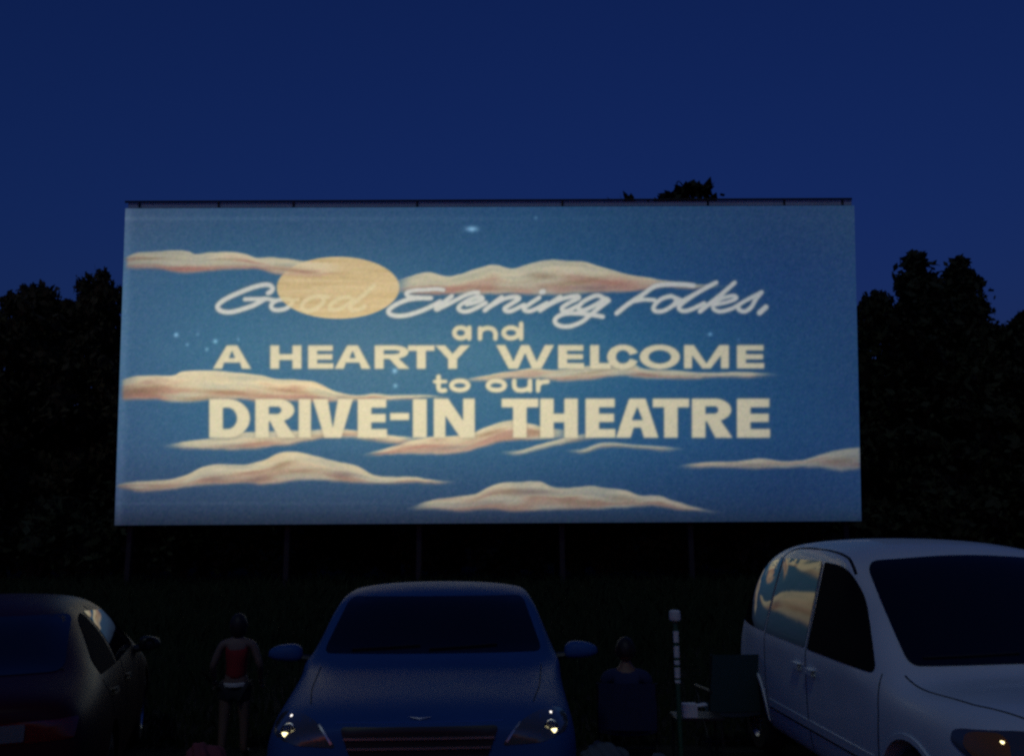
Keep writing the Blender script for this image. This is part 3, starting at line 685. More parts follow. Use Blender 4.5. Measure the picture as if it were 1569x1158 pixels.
def tree_meshes(seed, H, wid, base, shape):
    """unit tree: H high, crown half width wid, crown starts at base*H"""
    r = np.random.default_rng(seed)
    cl = []
    for k in range(230):
        t = r.random() ** .8
        z = base + (1 - base) * t
        if shape == 'round': w = math.sin(math.pi * min(1, .12 + t * .88)) ** .6
        elif shape == 'spire': w = (1 - t) ** .8 * (.35 + .65 * min(1, t * 6 + .3)) * (1 + .25 * math.sin(t * 21))
        else: w = math.sin(math.pi * min(1, .3 + t * .68)) ** .5
        a = r.random() * 6.283
        rr = wid * w * r.random() ** .5 * (1 + .22 * math.sin(3 * a + seed))
        cl.append((math.cos(a) * rr, math.sin(a) * rr, z * H * (1 + r.normal() * .015), wid * r.uniform(.09, .22) * (1 - .5 * t ** 2)))
    cl = np.array(cl)
    cl[:, 2] *= (H - .15) / (cl[:, 2] + cl[:, 3] * .8).max()
    body = leaf_mesh(cl, 80, .19, seed, thin=(base * H, H))
    sp = cl.copy(); sp[:, 3] = sp[:, 3] * 1.35 + .28; sp[:, 2] -= .25
    fringe = leaf_mesh(sp, 16, .15, seed + 1)
    bm = bmesh.new(); bm.from_mesh(body); bm.from_mesh(fringe)
    crown = bpy.data.meshes.new("crown"); bm.to_mesh(crown); bm.free()
    mb = MB()
    tz = base * H
    pts = [(0, 0, -.1), (.04, .02, tz * .5), (-.05, .05, tz), (.05, 0, tz + (H - tz) * .35), (0, .05, tz + (H - tz) * .7), (0, 0, H * .93)]
    mb.tube(pts, [H * .028, H * .021, H * .018, H * .013, H * .007, H * .002], 9)
    for k in range(26):
        c = cl[r.integers(len(cl))]
        z0 = max(tz * .8, min(c[2] - .12 * H, H * .8)) if c[2] > tz else tz * .8
        f = Vector((0, 0, z0)); e = Vector(c[:3]); mid = f.lerp(e, .5) + Vector((0, 0, .03 * H))
        mb.tube([f, mid, e], [H * .009, H * .005, H * .0015], 5, cap=False)
    return crown, mb

KINDS = {}
for kname, args, lm in (('round', (3, 12.0, 4.2, .12, 'round'), 'leaf'), ('warm', (5, 12.0, 4.6, .08, 'round'), 'leaf_lamplit'), ('spire', (9, 12.0, 3.4, .1, 'spire'), 'leaf'), ('loose', (12, 12.0, 4.0, .16, 'loose'), 'leaf')):
    cme, tb = tree_meshes(*args)
    cme.materials.append(M[lm])
    KINDS[kname] = [cme, tb, None]

def tree(kind, px, ptop, Y, label, sc=1.0, name='broadleaf_tree', group='trees behind the movie screen'):
    top = at(px, ptop, Y)
    root = empty(name, (top.x, Y, 0), random.random() * 6.28)
    k = top.z / 12.0
    root.scale = (k * sc, k * sc, k)
    tag(root, label, 'tree', group)
    cme, tb, tme = KINDS[kind]
    link('crown', cme, None, root, smooth=False)
    if tme is None:
        t = tb.build('trunk', M['bark'], root); KINDS[kind][2] = t.data
    else:
        link('trunk', tme, None, root)
    return root

# left of the screen
tree('warm', 42, 428, 44, 'rounded dark tree at the left edge of the photo, left of the movie screen', .95)
tree('warm', 150, 408, 46, 'tallest dark tree just left of the movie screen', .72)
tree('round', 100, 455, 50, 'dark tree between the two taller trees left of the movie screen', .9)
tree('warm', -70, 470, 42, 'dark tree cut off by the left edge of the photo', 1.0)
tree('loose', 235, 520, 52, 'dark tree mostly hidden behind the left end of the movie screen', .9)
# right of the screen
tree('spire', 1402, 380, 43, 'tall pointed dark tree right of the movie screen, left of two tips', 1.05)
tree('spire', 1467, 388, 44, 'tall pointed dark tree right of the movie screen, right of two tips', .95)
tree('round', 1335, 440, 46, 'dark rounded tree beside the right end of the movie screen', .62)
tree('loose', 1545, 478, 43, 'lower loose dark tree near the right edge of the photo', .95)
tree('round', 1610, 480, 45, 'dark tree cut off by the right edge of the photo', .9)
tree('loose', 1440, 520, 50, 'broad dark tree filling in behind the two pointed trees', 1.0)
# behind the screen
tree('loose', 1014, 293, 50, 'tall tree whose top peeks over the movie screen rim', 1.25)
for i, (px_, pt, Y, kd, lb) in enumerate([
    (330, 560, 46, 'round', 'dark tree seen below the movie screen, first from its left end'),
    (470, 520, 49, 'loose', 'dark tree seen below the movie screen, second from its left end'),
    (610, 560, 45, 'round', 'dark tree seen below the movie screen, behind the blue sedan roof'),
    (745, 530, 50, 'loose', 'dark tree seen below the movie screen, right of the blue sedan roof middle'),
    (880, 560, 46, 'round', 'dark tree seen below the movie screen, between sedan and white-capped post'),
    (1160, 550, 47, 'round', 'dark tree seen below the movie screen, behind the rear of the white van'),
    (1260, 540, 50, 'loose', 'dark tree seen below the movie screen, behind the van roof')]):
    tree(kd, px_, pt, Y, lb, 1.25)

def shrubs():
    r = np.random.default_rng(40)
    cl = np.array([(r.normal() * .5, r.normal() * .5, .25 + r.random() * .75, r.uniform(.18, .34)) for _ in range(46)])
    me = leaf_mesh(cl, 70, .07, 41); me.materials.append(M['leaf'])
    mb = MB()
    for k in range(8):
        a = r.random() * 6.28
        mb.tube([(0, 0, -.05), (math.cos(a) * .2, math.sin(a) * .2, .4), (math.cos(a) * .45, math.sin(a) * .45, .8)], [.03, .02, .006], 5, cap=False)
    tme = None
    words = ['leftmost', 'second from left', 'third from left', 'fourth from left', 'fifth from left', 'sixth from left', 'seventh from left', 'eighth from left', 'ninth from left', 'tenth from left', 'eleventh from left', 'rightmost']
    for i in range(12):
        px_ = 20 + i * 128 + r.normal() * 12
        Y = 39.5 + r.random() * 3
        p = at(px_, 900, Y)
        s = 2.3 + r.random() * 1.0
        root = empty('bush', (p.x, Y, 0), r.random() * 6)
        root.scale = (s * 1.25, s, s)
        tag(root, 'dark bush below the movie screen, %s in the row' % words[i], 'bush', 'bushes along the tree line')
        link('foliage', me, None, root, smooth=False)
        if tme is None: tme = mb.build('stem', M['bark'], root).data
        else: link('stem', tme, None, root)
shrubs()

def far_woods():
    r = np.random.default_rng(77)
    cl = []
    for k in range(900):
        a = r.uniform(-1.15, 1.15)
        d = r.uniform(78, 95)
        h = 8.5 + 2.2 * math.sin(a * 9) + 1.2 * math.sin(a * 23 + 1)
        cl.append((math.sin(a) * d, math.cos(a) * d, r.random() ** .7 * h, r.uniform(1.0, 1.9)))
    me = leaf_mesh(np.array(cl), 36, .62, 78)
    o = link('far_woods', me, M['leaf_far'], None, smooth=False)
    tag(o, 'far dark wood closing the horizon behind the screen', 'woods', kind='stuff')
far_woods()

# ------------------------------------------------------------------ cars
def loft(stations, crease=()):
    """cage from half profiles -> smooth closed body mesh"""
    K = len(stations[0][1])
    vs, ring = [], []
    for (y, prof) in stations:
        idx = []
        for (x, z) in prof:                       # right side, bottom centre .. top centre
            idx.append(len(vs)); vs.append((x, y, z))
        for (x, z) in prof[K - 2:0:-1]:
            idx.append(len(vs)); vs.append((-x, y, z))
        ring.append(idx)
    fs = []
    n = len(ring[0])
    for a, b in zip(ring[:-1], ring[1:]):
        for k in range(n):
            fs.append((a[k], a[(k + 1) % n], b[(k + 1) % n], b[k]))
    for r_, flip in ((ring[0], False), (ring[-1], True)):
        for k in range(K - 1):
            Rk, Rk1 = r_[k], r_[k + 1]
            Lk, Lk1 = r_[(n - k) % n], r_[(n - k - 1) % n]
            f = [Rk, Rk1, Lk1, Lk]
            f = list(dict.fromkeys(f))
            if flip: f.reverse()
            if len(f) >= 3: fs.append(tuple(f))
    me = mesh_of(vs, fs)
    bm = bmesh.new(); bm.from_mesh(me); bmesh.ops.recalc_face_normals(bm, faces=bm.faces); bm.to_mesh(me); bm.free()
    o = bpy.data.objects.new("tmp", me); col.objects.link(o)
    if crease:
        at = me.attributes.new('crease_edge', 'FLOAT', 'EDGE')
        want = {}
        for a, b in zip(ring[:-1], ring[1:]):
            for k, c, y0, y1 in crease:
                for kk in (k, (n - k) % n):
                    if y0 <= vs[a[kk]][1] and vs[b[kk]][1] <= y1: want[frozenset((a[kk], b[kk]))] = c
        for e in me.edges:
            c = want.get(frozenset(e.vertices))
            if c: at.data[e.index].value = c
    s = o.modifiers.new("s", 'SUBSURF'); s.levels = 3; s.render_levels = 3
    return eval_mesh(o)

def cut_wells(me, axles, rw, W):
    o = bpy.data.objects.new("tmp", me); col.objects.link(o)
    mb = MB()
    for y in axles:
        for sx in (-1, 1):
            xa, xb = sx * (W / 2 - .30), sx * (W / 2 + .3)
            mb.tube([(xa, y, rw), (xb, y, rw)], rw + .055, 40)
    c = mb.build('cutter', M['seam'], None, smooth=False)
    b = o.modifiers.new("b", 'BOOLEAN'); b.operation = 'DIFFERENCE'; b.object = c; b.solver = 'EXACT'
    out = eval_mesh(o)
    cm = c.data
    bpy.data.objects.remove(c)
    out.materials.clear()
    return out

def round_poly(P, r, n=5):
    out = []
    P = [np.array(p, float) for p in P]
    m = len(P)
    for i in range(m):
        a, b, c = P[i - 1], P[i], P[(i + 1) % m]
        rr = r[i] if isinstance(r, (list, tuple)) else r
        d1, d2 = np.linalg.norm(a - b), np.linalg.norm(c - b)
        k1, k2 = min(rr, d1 * .48), min(rr, d2 * .48)
        p1, p2 = b + (a - b) / d1 * k1, b + (c - b) / d2 * k2
        for k in range(n + 1):
            t = k / n
            out.append(p1 * (1 - t) ** 2 + 2 * b * t * (1 - t) + p2 * t * t)
    # resample edges so that long straight sides follow the curved body
    res = []
    for i in range(len(out)):
        a, b = out[i], out[(i + 1) % len(out)]
        L = np.linalg.norm(b - a); s = max(1, int(L / .06))
        for k in range(s): res.append(a + (b - a) * k / s)
    return res

class Body:
    def __init__(self, me):
        self.me = me
        bm = bmesh.new(); bm.from_mesh(me)
        self.bvh = BVHTree.FromBMesh(bm); bm.free()
    def hit(self, view, a, b):
        if view == 'front': o, d = Vector((a, -4, b)), Vector((0, 1, 0))
        elif view == 'rear': o, d = Vector((a, 10, b)), Vector((0, -1, 0))
        elif view == 'right': o, d = Vector((4, a, b)), Vector((-1, 0, 0))
        elif view == 'left': o, d = Vector((-4, a, b)), Vector((1, 0, 0))
        else: o, d = Vector((a, b, 5)), Vector((0, 0, -1))
        loc, nor, _, _ = self.bvh.ray_cast(o, d)
        if loc is None:
            loc, nor, _, _ = self.bvh.find_nearest(o + d * (4.6 if view in ('front',) else 3))
        return loc, nor
    def patch(self, view, poly, r, off=.004, rings=9, thick=.02):
        pts = round_poly(poly, r)
        c = sum(pts) / len(pts); n = len(pts)
        vs, fs = [], []
        l, no = self.hit(view, *c); vs.append(l + no * off)
        for k in range(1, rings + 1):
            for p in pts:
                l, no = self.hit(view, *(c + (p - c) * (k / rings)))
                vs.append(l + no * off)
        for p in pts:
            l, no = self.hit(view, *p); vs.append(l - no * thick)
        for i in range(n):
            fs.append((0, 1 + i, 1 + (i + 1) % n))
        for k in range(rings):
            b0, b1 = 1 + k * n, 1 + (k + 1) * n
            for i in range(n):
                fs.append((b0 + i, b1 + i, b1 + (i + 1) % n, b0 + (i + 1) % n))
        mb = MB(); mb.add(vs, fs)
        return mb
    def strip(self, view, pts, w, off=.003, step=.05):
        """a narrow band laid along the body; w in metres"""
        P = []
        for a, b in zip(pts[:-1], pts[1:]):
            a, b = np.array(a, float), np.array(b, float)
            s = max(1, int(np.linalg.norm(b - a) / step))
            P += [a + (b - a) * k / s for k in range(s)]
        P.append(np.array(pts[-1], float))
        H = [self.hit(view, *p) for p in P]
        vs = []
        for i, (l, no) in enumerate(H):
            t = (H[min(i + 1, len(H) - 1)][0] - H[max(i - 1, 0)][0]).normalized()
            s = t.cross(no).normalized() * w / 2
            vs += [l + s - no * .004, l + s + no * off, l - s + no * off, l - s - no * .004]
        fs = []
        for i in range(len(H) - 1):
            for k in range(3):
                fs.append((i * 4 + k, i * 4 + k + 1, i * 4 + k + 5, i * 4 + k + 4))
        mb = MB(); mb.add(vs, fs)
        return mb

def mirror(poly): return [(-x, y) for x, y in poly][::-1]

def add_wheels(root, axles, rw, W, width=.215):
    for y in axles:
        for sx in (-1, 1):
            xo = sx * (W / 2 - .015)
            w = MB()
            pr = [(rw * .62, 0), (rw * .9, .006), (rw * .98, .03), (rw, .06), (rw, width - .06), (rw * .98, width - .03), (rw * .9, width - .006), (rw * .62, width)]
            w.lathe([(r_, -sx * h) for r_, h in pr], 'x', 36, (xo, y, rw))
            ob = w.build('wheel', M['rubber'], root)
            rm = MB()
            rm.lathe([(0.001, -sx * .03), (rw * .16, -sx * .025), (rw * .2, -sx * .05)], 'x', 20, (xo, y, rw))
            rm.lathe([(rw * .54, -sx * .04), (rw * .63, -sx * .004), (rw * .64, -sx * .05), (rw * .6, -sx * .16)], 'x', 36, (xo, y, rw))
            for k in range(7):
                a = 2 * math.pi * k / 7
                d = Vector((0, math.cos(a), math.sin(a)))
                cpt = Vector((xo - sx * .045, y, rw))
                rm.tube([cpt + d * rw * .12, cpt + d * rw * .6], [rw * .07, rw * .09], 6)
            rb = rm.build('rim', M['rim'], root); rb.parent = ob

def mirror_housing(root, side, c, size, paint, facing=1):
    bm = bmesh.new(); bmesh.ops.create_icosphere(bm, subdivisions=3, radius=1)
    for v in bm.verts:
        x, y, z = v.co
        sg = lambda q, e: math.copysign(abs(q) ** e, q)
        v.co = Vector((sg(x, .75) * size[0] * (1 - .12 * z), sg(y, .8) * size[1], sg(z, .72) * size[2] * (1 - .25 * x * side)))
    bmesh.ops.translate(bm, verts=bm.verts, vec=Vector(c))
    me = bpy.data.meshes.new("m"); bm.to_mesh(me); bm.free()
    o = link('door_mirror', me, paint, root)
    mb = MB(); mb.tube([(c[0] - side * (size[0] + .09), c[1] + .02, c[2] - size[2] * .9), (c[0] - side * size[0] * .5, c[1], c[2] - size[2] * .55)], [.035, .028], 8)
    st = mb.build('mirror_arm', M['trim'], root); st.parent = o
    mb = MB(); mb.lathe([(.001, 0), (size[2] * .8, 0)], 'y', 24, (c[0], c[1] + facing * size[1] * .97, c[2]))
    g = mb.build('mirror_glass', M['glass'], root); g.parent = o
    g.scale = (1, 1, 1)

def lamp_ring(root, parent, c, r, glint=None, d=Vector((0, -1, 0))):
    mb = MB(); mb.lathe([(r * .8, .012), (r * .86, -.012), (r, -.016), (r * 1.06, .0), (r * 1.04, .02)], 'y', 28, c)
    o = mb.build('lamp_ring', M['chrome'], root); o.parent = parent
    return o

def sedan(root, paint, S):
    body = Body(loft(S['st'], S.get('crease', ())))
    W, axles, rw = S['W'], S['axles'], S['rw']
    me = cut_wells(body.me.copy(), axles, rw, W)
    o = link('body', me, [paint, M['seam']], root)
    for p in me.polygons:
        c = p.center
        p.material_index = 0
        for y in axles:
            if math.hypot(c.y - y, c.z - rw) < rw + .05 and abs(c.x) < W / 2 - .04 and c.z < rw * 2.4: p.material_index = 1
    me.set_sharp_from_angle(angle=R(40))
    add_wheels(root, axles, rw, W)
    return body

ST_SEDAN = [
    (0.00, [(0, .26), (.45, .26), (.58, .33), (.66, .45), (.63, .60), (.52, .68), (.30, .70), (0, .71)]),
    (0.06, [(0, .20), (.62, .20), (.77, .28), (.82, .45), (.79, .62), (.64, .72), (.35, .745), (0, .755)]),
    (0.32, [(0, .18), (.76, .18), (.87, .28), (.91, .48), (.88, .69), (.71, .80), (.40, .83), (0, .84)]),
    (0.75, [(0, .17), (.82, .17), (.91, .28), (.93, .50), (.90, .78), (.74, .885), (.42, .915), (0, .925)]),
    (1.25, [(0, .17), (.84, .17), (.915, .28), (.93, .52), (.905, .87), (.75, .955), (.42, .985), (0, .995)]),
    (1.52, [(0, .17), (.84, .17), (.915, .28), (.93, .54), (.91, .935), (.76, 1.01), (.42, 1.04), (0, 1.05)]),
    (1.72, [(0, .17), (.84, .17), (.915, .28), (.93, .54), (.91, .955), (.74, 1.09), (.42, 1.135), (0, 1.15)]),
    (2.20, [(0, .17), (.84, .17), (.915, .28), (.93, .55), (.91, .965), (.66, 1.345), (.40, 1.40), (0, 1.415)]),
    (2.50, [(0, .17), (.84, .17), (.915, .28), (.93, .55), (.91, .97), (.615, 1.425), (.38, 1.475), (0, 1.49)]),
    (3.00, [(0, .17), (.84, .17), (.915, .28), (.93, .55), (.91, .98), (.60, 1.44), (.37, 1.49), (0, 1.505)]),
    (3.50, [(0, .17), (.84, .17), (.915, .28), (.93, .55), (.91, .985), (.61, 1.40), (.38, 1.445), (0, 1.46)]),
    (3.92, [(0, .17), (.84, .17), (.915, .28), (.93, .55), (.91, 1.0), (.66, 1.25), (.40, 1.29), (0, 1.305)]),
    (4.28, [(0, .18), (.84, .18), (.91, .29), (.925, .56), (.90, 1.0), (.73, 1.09), (.42, 1.11), (0, 1.12)]),
    (4.68, [(0, .22), (.78, .22), (.85, .32), (.88, .56), (.85, .93), (.70, 1.02), (.40, 1.045), (0, 1.055)]),
    (4.82, [(0, .28), (.60, .28), (.70, .35), (.78, .56), (.75, .88), (.62, .95), (.35, .965), (0, .97)])]

WINDSHIELD0 = [(-.70, 1.085), (.70, 1.085), (.575, 1.40), (-.575, 1.40)]
SIDE_FRONT = [(1.98, 1.01), (2.42, 1.335), (2.93, 1.375), (2.95, 1.01)]
SIDE_REAR = [(3.03, 1.01), (3.01, 1.375), (3.48, 1.345), (3.98, 1.105), (4.0, 1.03)]
REARGLASS0 = [(-.66, 1.10), (.66, 1.10), (.565, 1.385), (-.565, 1.385)]

def common_glass(b, root, kx=1.0, base=0.0, dark_rear=False):
    WINDSHIELD = [(x * (kx * 1.13 if z < 1.2 else kx * 1.18) if kx > 1 else x, z - (base if z < 1.2 else 0)) for x, z in WINDSHIELD0]
    REARGLASS = [(x * kx * (1.08 if kx > 1 else 1), z) for x, z in REARGLASS0]
    b.patch('front', WINDSHIELD, .06).build('windshield', M['glass'], root)
    b.patch('rear', REARGLASS, .06).build('rear_window', M['glass'], root)
    for v in ('left', 'right'):
        b.patch(v, [(x + (.26 if dark_rear and x > 2.9 else 0), z) for x, z in SIDE_FRONT], [.05, .12, .04, .03]).build('side_window', M['glass'], root)
        b.patch(v, [(x + (.26 if dark_rear and x < 3.1 else 0), z) for x, z in SIDE_REAR], [.03, .04, .12, .06, .03]).build('side_window', M['cabin_shade'] if dark_rear else M['glass'], root)  # with dark_rear a flat sheet painted for the shaded cabin, not glass
        for p in ([(1.86, .30), (1.86, .96)], [(2.99, .30), (2.99, 1.40)], [(3.75, .75), (4.02, 1.0)]):
            b.strip(v, p, .008).build('panel_gap', M['seam'], root)
        b.strip(v, [(2.78, .86), (2.93, .865)], .035, .03).build('door_handle', M['trim'], root)
        b.strip(v, [(3.62, .88), (3.78, .885)], .035, .03).build('door_handle', M['trim'], root)

def blue_sedan():
    KX = 1.085
    st = []
    for (y, prof) in ST_SEDAN:
        q = []
        for k, (x, z) in enumerate(prof):
            if k >= 5 and 1.1 < y < 1.8: z -= np.interp(y, [1.25, 1.5], [.03, .08])
            if k >= 3: z += np.interp(y, [.32, .75, 1.2], [.075, .02, 0])
            if k == 5: x += np.interp(y, [.8, 1.5, 1.75, 2.2, 3.5, 4.2], [.03, .09, .10, .115, .115, .02])
            if k == 6: x += np.interp(y, [.8, 1.5, 2.2, 3.5, 4.2], [.03, .09, .11, .11, .02])
            q.append((x * KX, z))
        st.append((y, q))
    root = empty('sedan', (-.56, 5.5, 0), R(2.4))
    tag(root, 'blue sedan facing the camera between the dark red car and the white van', 'car', 'parked cars')
    b = sedan(root, M['blue_paint'], {'st': st, 'crease': ((4, .45, 1.4, 4.4), (5, .5, 1.6, 4.3)), 'W': 1.84 * KX, 'axles': (.98, 3.74), 'rw': .325})
    common_glass(b, root, KX, .075)
    # hood gaps
    for s in (1, -1):
        b.strip('top', [tuple(p) for p in catmull([(s * .70, .34), (s * .76, .7), (s * .80, 1.1), (s * .83, 1.45)], 6)], .006).build('panel_gap', M['seam'], root)
    b.strip('front', [(-.50, .805), (.50, .805)], .014, .004).build('hood_edge', M['chrome'], root)
    # grille
    g = b.patch('front', [(-.36, .50), (.36, .50), (.47, .785), (-.47, .785)], .03, .006).build('grille', M['trim'], root)
    for z in (.56, .615, .67, .725):
        k = .36 + (z - .50) * .37
        o = b.strip('front', [(-k, z), (0, z), (k, z)], .012, .018).build('grille_bar', M['rim'], root); o.parent = g
    # emblem: a small winged bar over the grille
    l, n = b.hit('front', 0, .825)
    mb = MB(); mb.tube([(x, l.y - .012 + .1 * x * x,   .822 + .18 * abs(x)) for x in np.linspace(-.065, .065, 9)], [.002, .004, .006, .008, .010, .008, .006, .004, .002], 8)
    mb.build('emblem', M['rim'], root)
    # lower intake, plate-less bumper
    b.patch('front', [(-.50, .26), (.50, .26), (.56, .37), (-.56, .37)], .03, .005).build('lower_intake', M['trim'], root)
    hl = [(x * KX, z + .075) for x, z in [(.45, .60), (.50, .67), (.57, .73), (.65, .755), (.74, .762), (.81, .738), (.845, .69), (.83, .645), (.66, .61)]]
    for s in (1, -1):
        pl = hl if s > 0 else mirror(hl)
        h = b.patch('front', pl, .03, .004).build('headlight', M['lamp_dark'], root)
        o = b.strip('front', [(s * x, z) for x, z in ((.515, .695), (.55, .745), (.60, .79))], .013, .012).build('chrome_strip', M['rim'], root); o.parent = h
        for xx in (.65, .715):
            o = b.strip('front', [(s * xx, .72), (s * (xx + .012), .81)], .006, .010).build('reflector_fin', M['chrome'], root); o.parent = h
        l, n = b.hit('front', s * .79, .755)
        c = (s * .79, l.y - .008, .755)
        lamp_ring(root, h, c, .042)
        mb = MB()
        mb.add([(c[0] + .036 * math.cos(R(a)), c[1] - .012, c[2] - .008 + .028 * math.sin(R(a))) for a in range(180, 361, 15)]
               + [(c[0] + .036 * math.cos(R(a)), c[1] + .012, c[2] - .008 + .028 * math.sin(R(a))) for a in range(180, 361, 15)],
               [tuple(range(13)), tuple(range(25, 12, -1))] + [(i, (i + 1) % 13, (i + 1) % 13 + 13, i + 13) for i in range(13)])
        o = mb.build('glint', M['glint'], root, smooth=False); o.parent = h  # glowing half disc in place of a reflected glint
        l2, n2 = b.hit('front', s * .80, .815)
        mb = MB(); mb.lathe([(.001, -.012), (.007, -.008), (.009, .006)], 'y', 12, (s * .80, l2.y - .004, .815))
        o = mb.build('marker_glint', M['glint_white'], root); o.parent = h  # glow added for a small reflection at the lamp's top
        mirror_housing(root, s, (s * 1.185, 1.88, .995), (.135, .075, .065), M['blue_paint'])
    # wipers
    for x in (-.35, .25):
        b.strip('front', [(x - .28, 1.03), (x + .25, 1.055)], .012, .02).build('wiper', M['trim'], root)
    # tail lights
    tl = [(.52, .78), (.80, .78), (.80, .92), (.52, .92)]
    for pl in (tl, mirror(tl)):
        b.patch('rear', pl, .03, .004).build('tail_light', M['lamp_red'], root)
blue_sedan()

def red_car():
    root = empty('sedan', (0, 0, 0), 0)
    # faces the screen: turned half round, then a little to the left
    yaw = R(180 + 18)
    tail = Vector((-3.22, 4.92, 0))          # middle of the tail on the ground
    d = Vector((math.sin(R(18)) * -1, math.cos(R(18)), 0))      # heading
    root.location = tail + d * 4.82
    root.rotation_euler = (0, 0, yaw)
    tag(root, 'dark red car at the left edge, tail towards the camera, beside the blue sedan', 'car', 'parked cars')
    b = sedan(root, M['red_paint'], {'st': ST_SEDAN, 'W': 1.84, 'axles': (.98, 3.74), 'rw': .325})
    common_glass(b, root, dark_rear=True)
    tl = [(.36, .79), (.80, .79), (.81, .90), (.36, .90)]
    for s in (1, -1):
        pl = tl if s > 0 else mirror(tl)
        t = b.patch('rear', pl, .02, .006).build('tail_light', M['lamp_red'], root)
        q = [(.38, .80), (.56, .80), (.56, .89), (.38, .89)]
        o = b.patch('rear', q if s > 0 else mirror(q), .012, .012, rings=4).build('reversing_lamp', M['lamp_clear'], root); o.parent = t
        mirror_housing(root, s, (s * .985, 1.9, 1.0), (.09, .06, .06), M['trim'])
        hl = [(.48, .60), (.56, .72), (.80, .78), (.83, .66)]
        b.patch('front', hl if s > 0 else mirror(hl), .03, .004).build('headlight', M['lamp_dark'], root)
    b.patch('rear', [(-.16, .60), (.16, .60), (.16, .70), (-.16, .70)], .01, .008, rings=3).build('number_plate', M['plate'], root)
    b.strip('top', [(-.66, 4.27), (-.3, 4.22), (.3, 4.22), (.66, 4.27)], .008).build('panel_gap', M['seam'], root)
    b.patch('front', [(-.40, .46), (.40, .46), (.455, .68), (-.455, .68)], .03, .006).build('grille', M['trim'], root)
red_car()

ST_VAN = [
    (0.00, [(0, .30), (.52, .30), (.68, .36), (.76, .50), (.74, .68), (.62, .78), (.35, .82), (0, .83)]),
    (0.07, [(0, .24), (.74, .24), (.86, .32), (.90, .52), (.88, .74), (.72, .86), (.40, .895), (0, .905)]),
    (0.34, [(0, .22), (.87, .22), (.96, .32), (.985, .55), (.965, .81), (.80, .92), (.44, .955), (0, .97)]),
    (0.80, [(0, .20), (.91, .20), (.99, .32), (1.01, .58), (.99, .90), (.84, .965), (.45, 1.00), (0, 1.01)]),
    (1.10, [(0, .20), (.91, .20), (.99, .32), (1.01, .60), (1.0, .93), (.89, .985), (.46, 1.02), (0, 1.03)]),
    (1.30, [(0, .20), (.91, .20), (.99, .32), (1.01, .60), (1.0, .96), (.89, 1.11), (.46, 1.17), (0, 1.19)]),
    (1.85, [(0, .20), (.91, .20), (.99, .32), (1.01, .60), (1.0, .98), (.84, 1.60), (.47, 1.68), (0, 1.70)]),
    (2.15, [(0, .20), (.91, .20), (.99, .32), (1.01, .60), (1.0, .99), (.80, 1.755), (.47, 1.83), (0, 1.85)]),
    (2.90, [(0, .20), (.91, .20), (.99, .32), (1.01, .60), (1.0, 1.01), (.78, 1.785), (.46, 1.855), (0, 1.875)]),
    (3.70, [(0, .20), (.91, .20), (.99, .32), (1.01, .60), (1.0, 1.03), (.78, 1.78), (.46, 1.85), (0, 1.87)]),
    (4.25, [(0, .22), (.89, .22), (.97, .33), (.99, .60), (.975, 1.04), (.75, 1.70), (.45, 1.78), (0, 1.80)]),
    (4.58, [(0, .25), (.80, .25), (.89, .35), (.92, .62), (.90, 1.05), (.66, 1.48), (.42, 1.58), (0, 1.60)]),
    (4.72, [(0, .30), (.66, .30), (.76, .38), (.80, .62), (.78, 1.03), (.58, 1.32), (.36, 1.40), (0, 1.42)])]

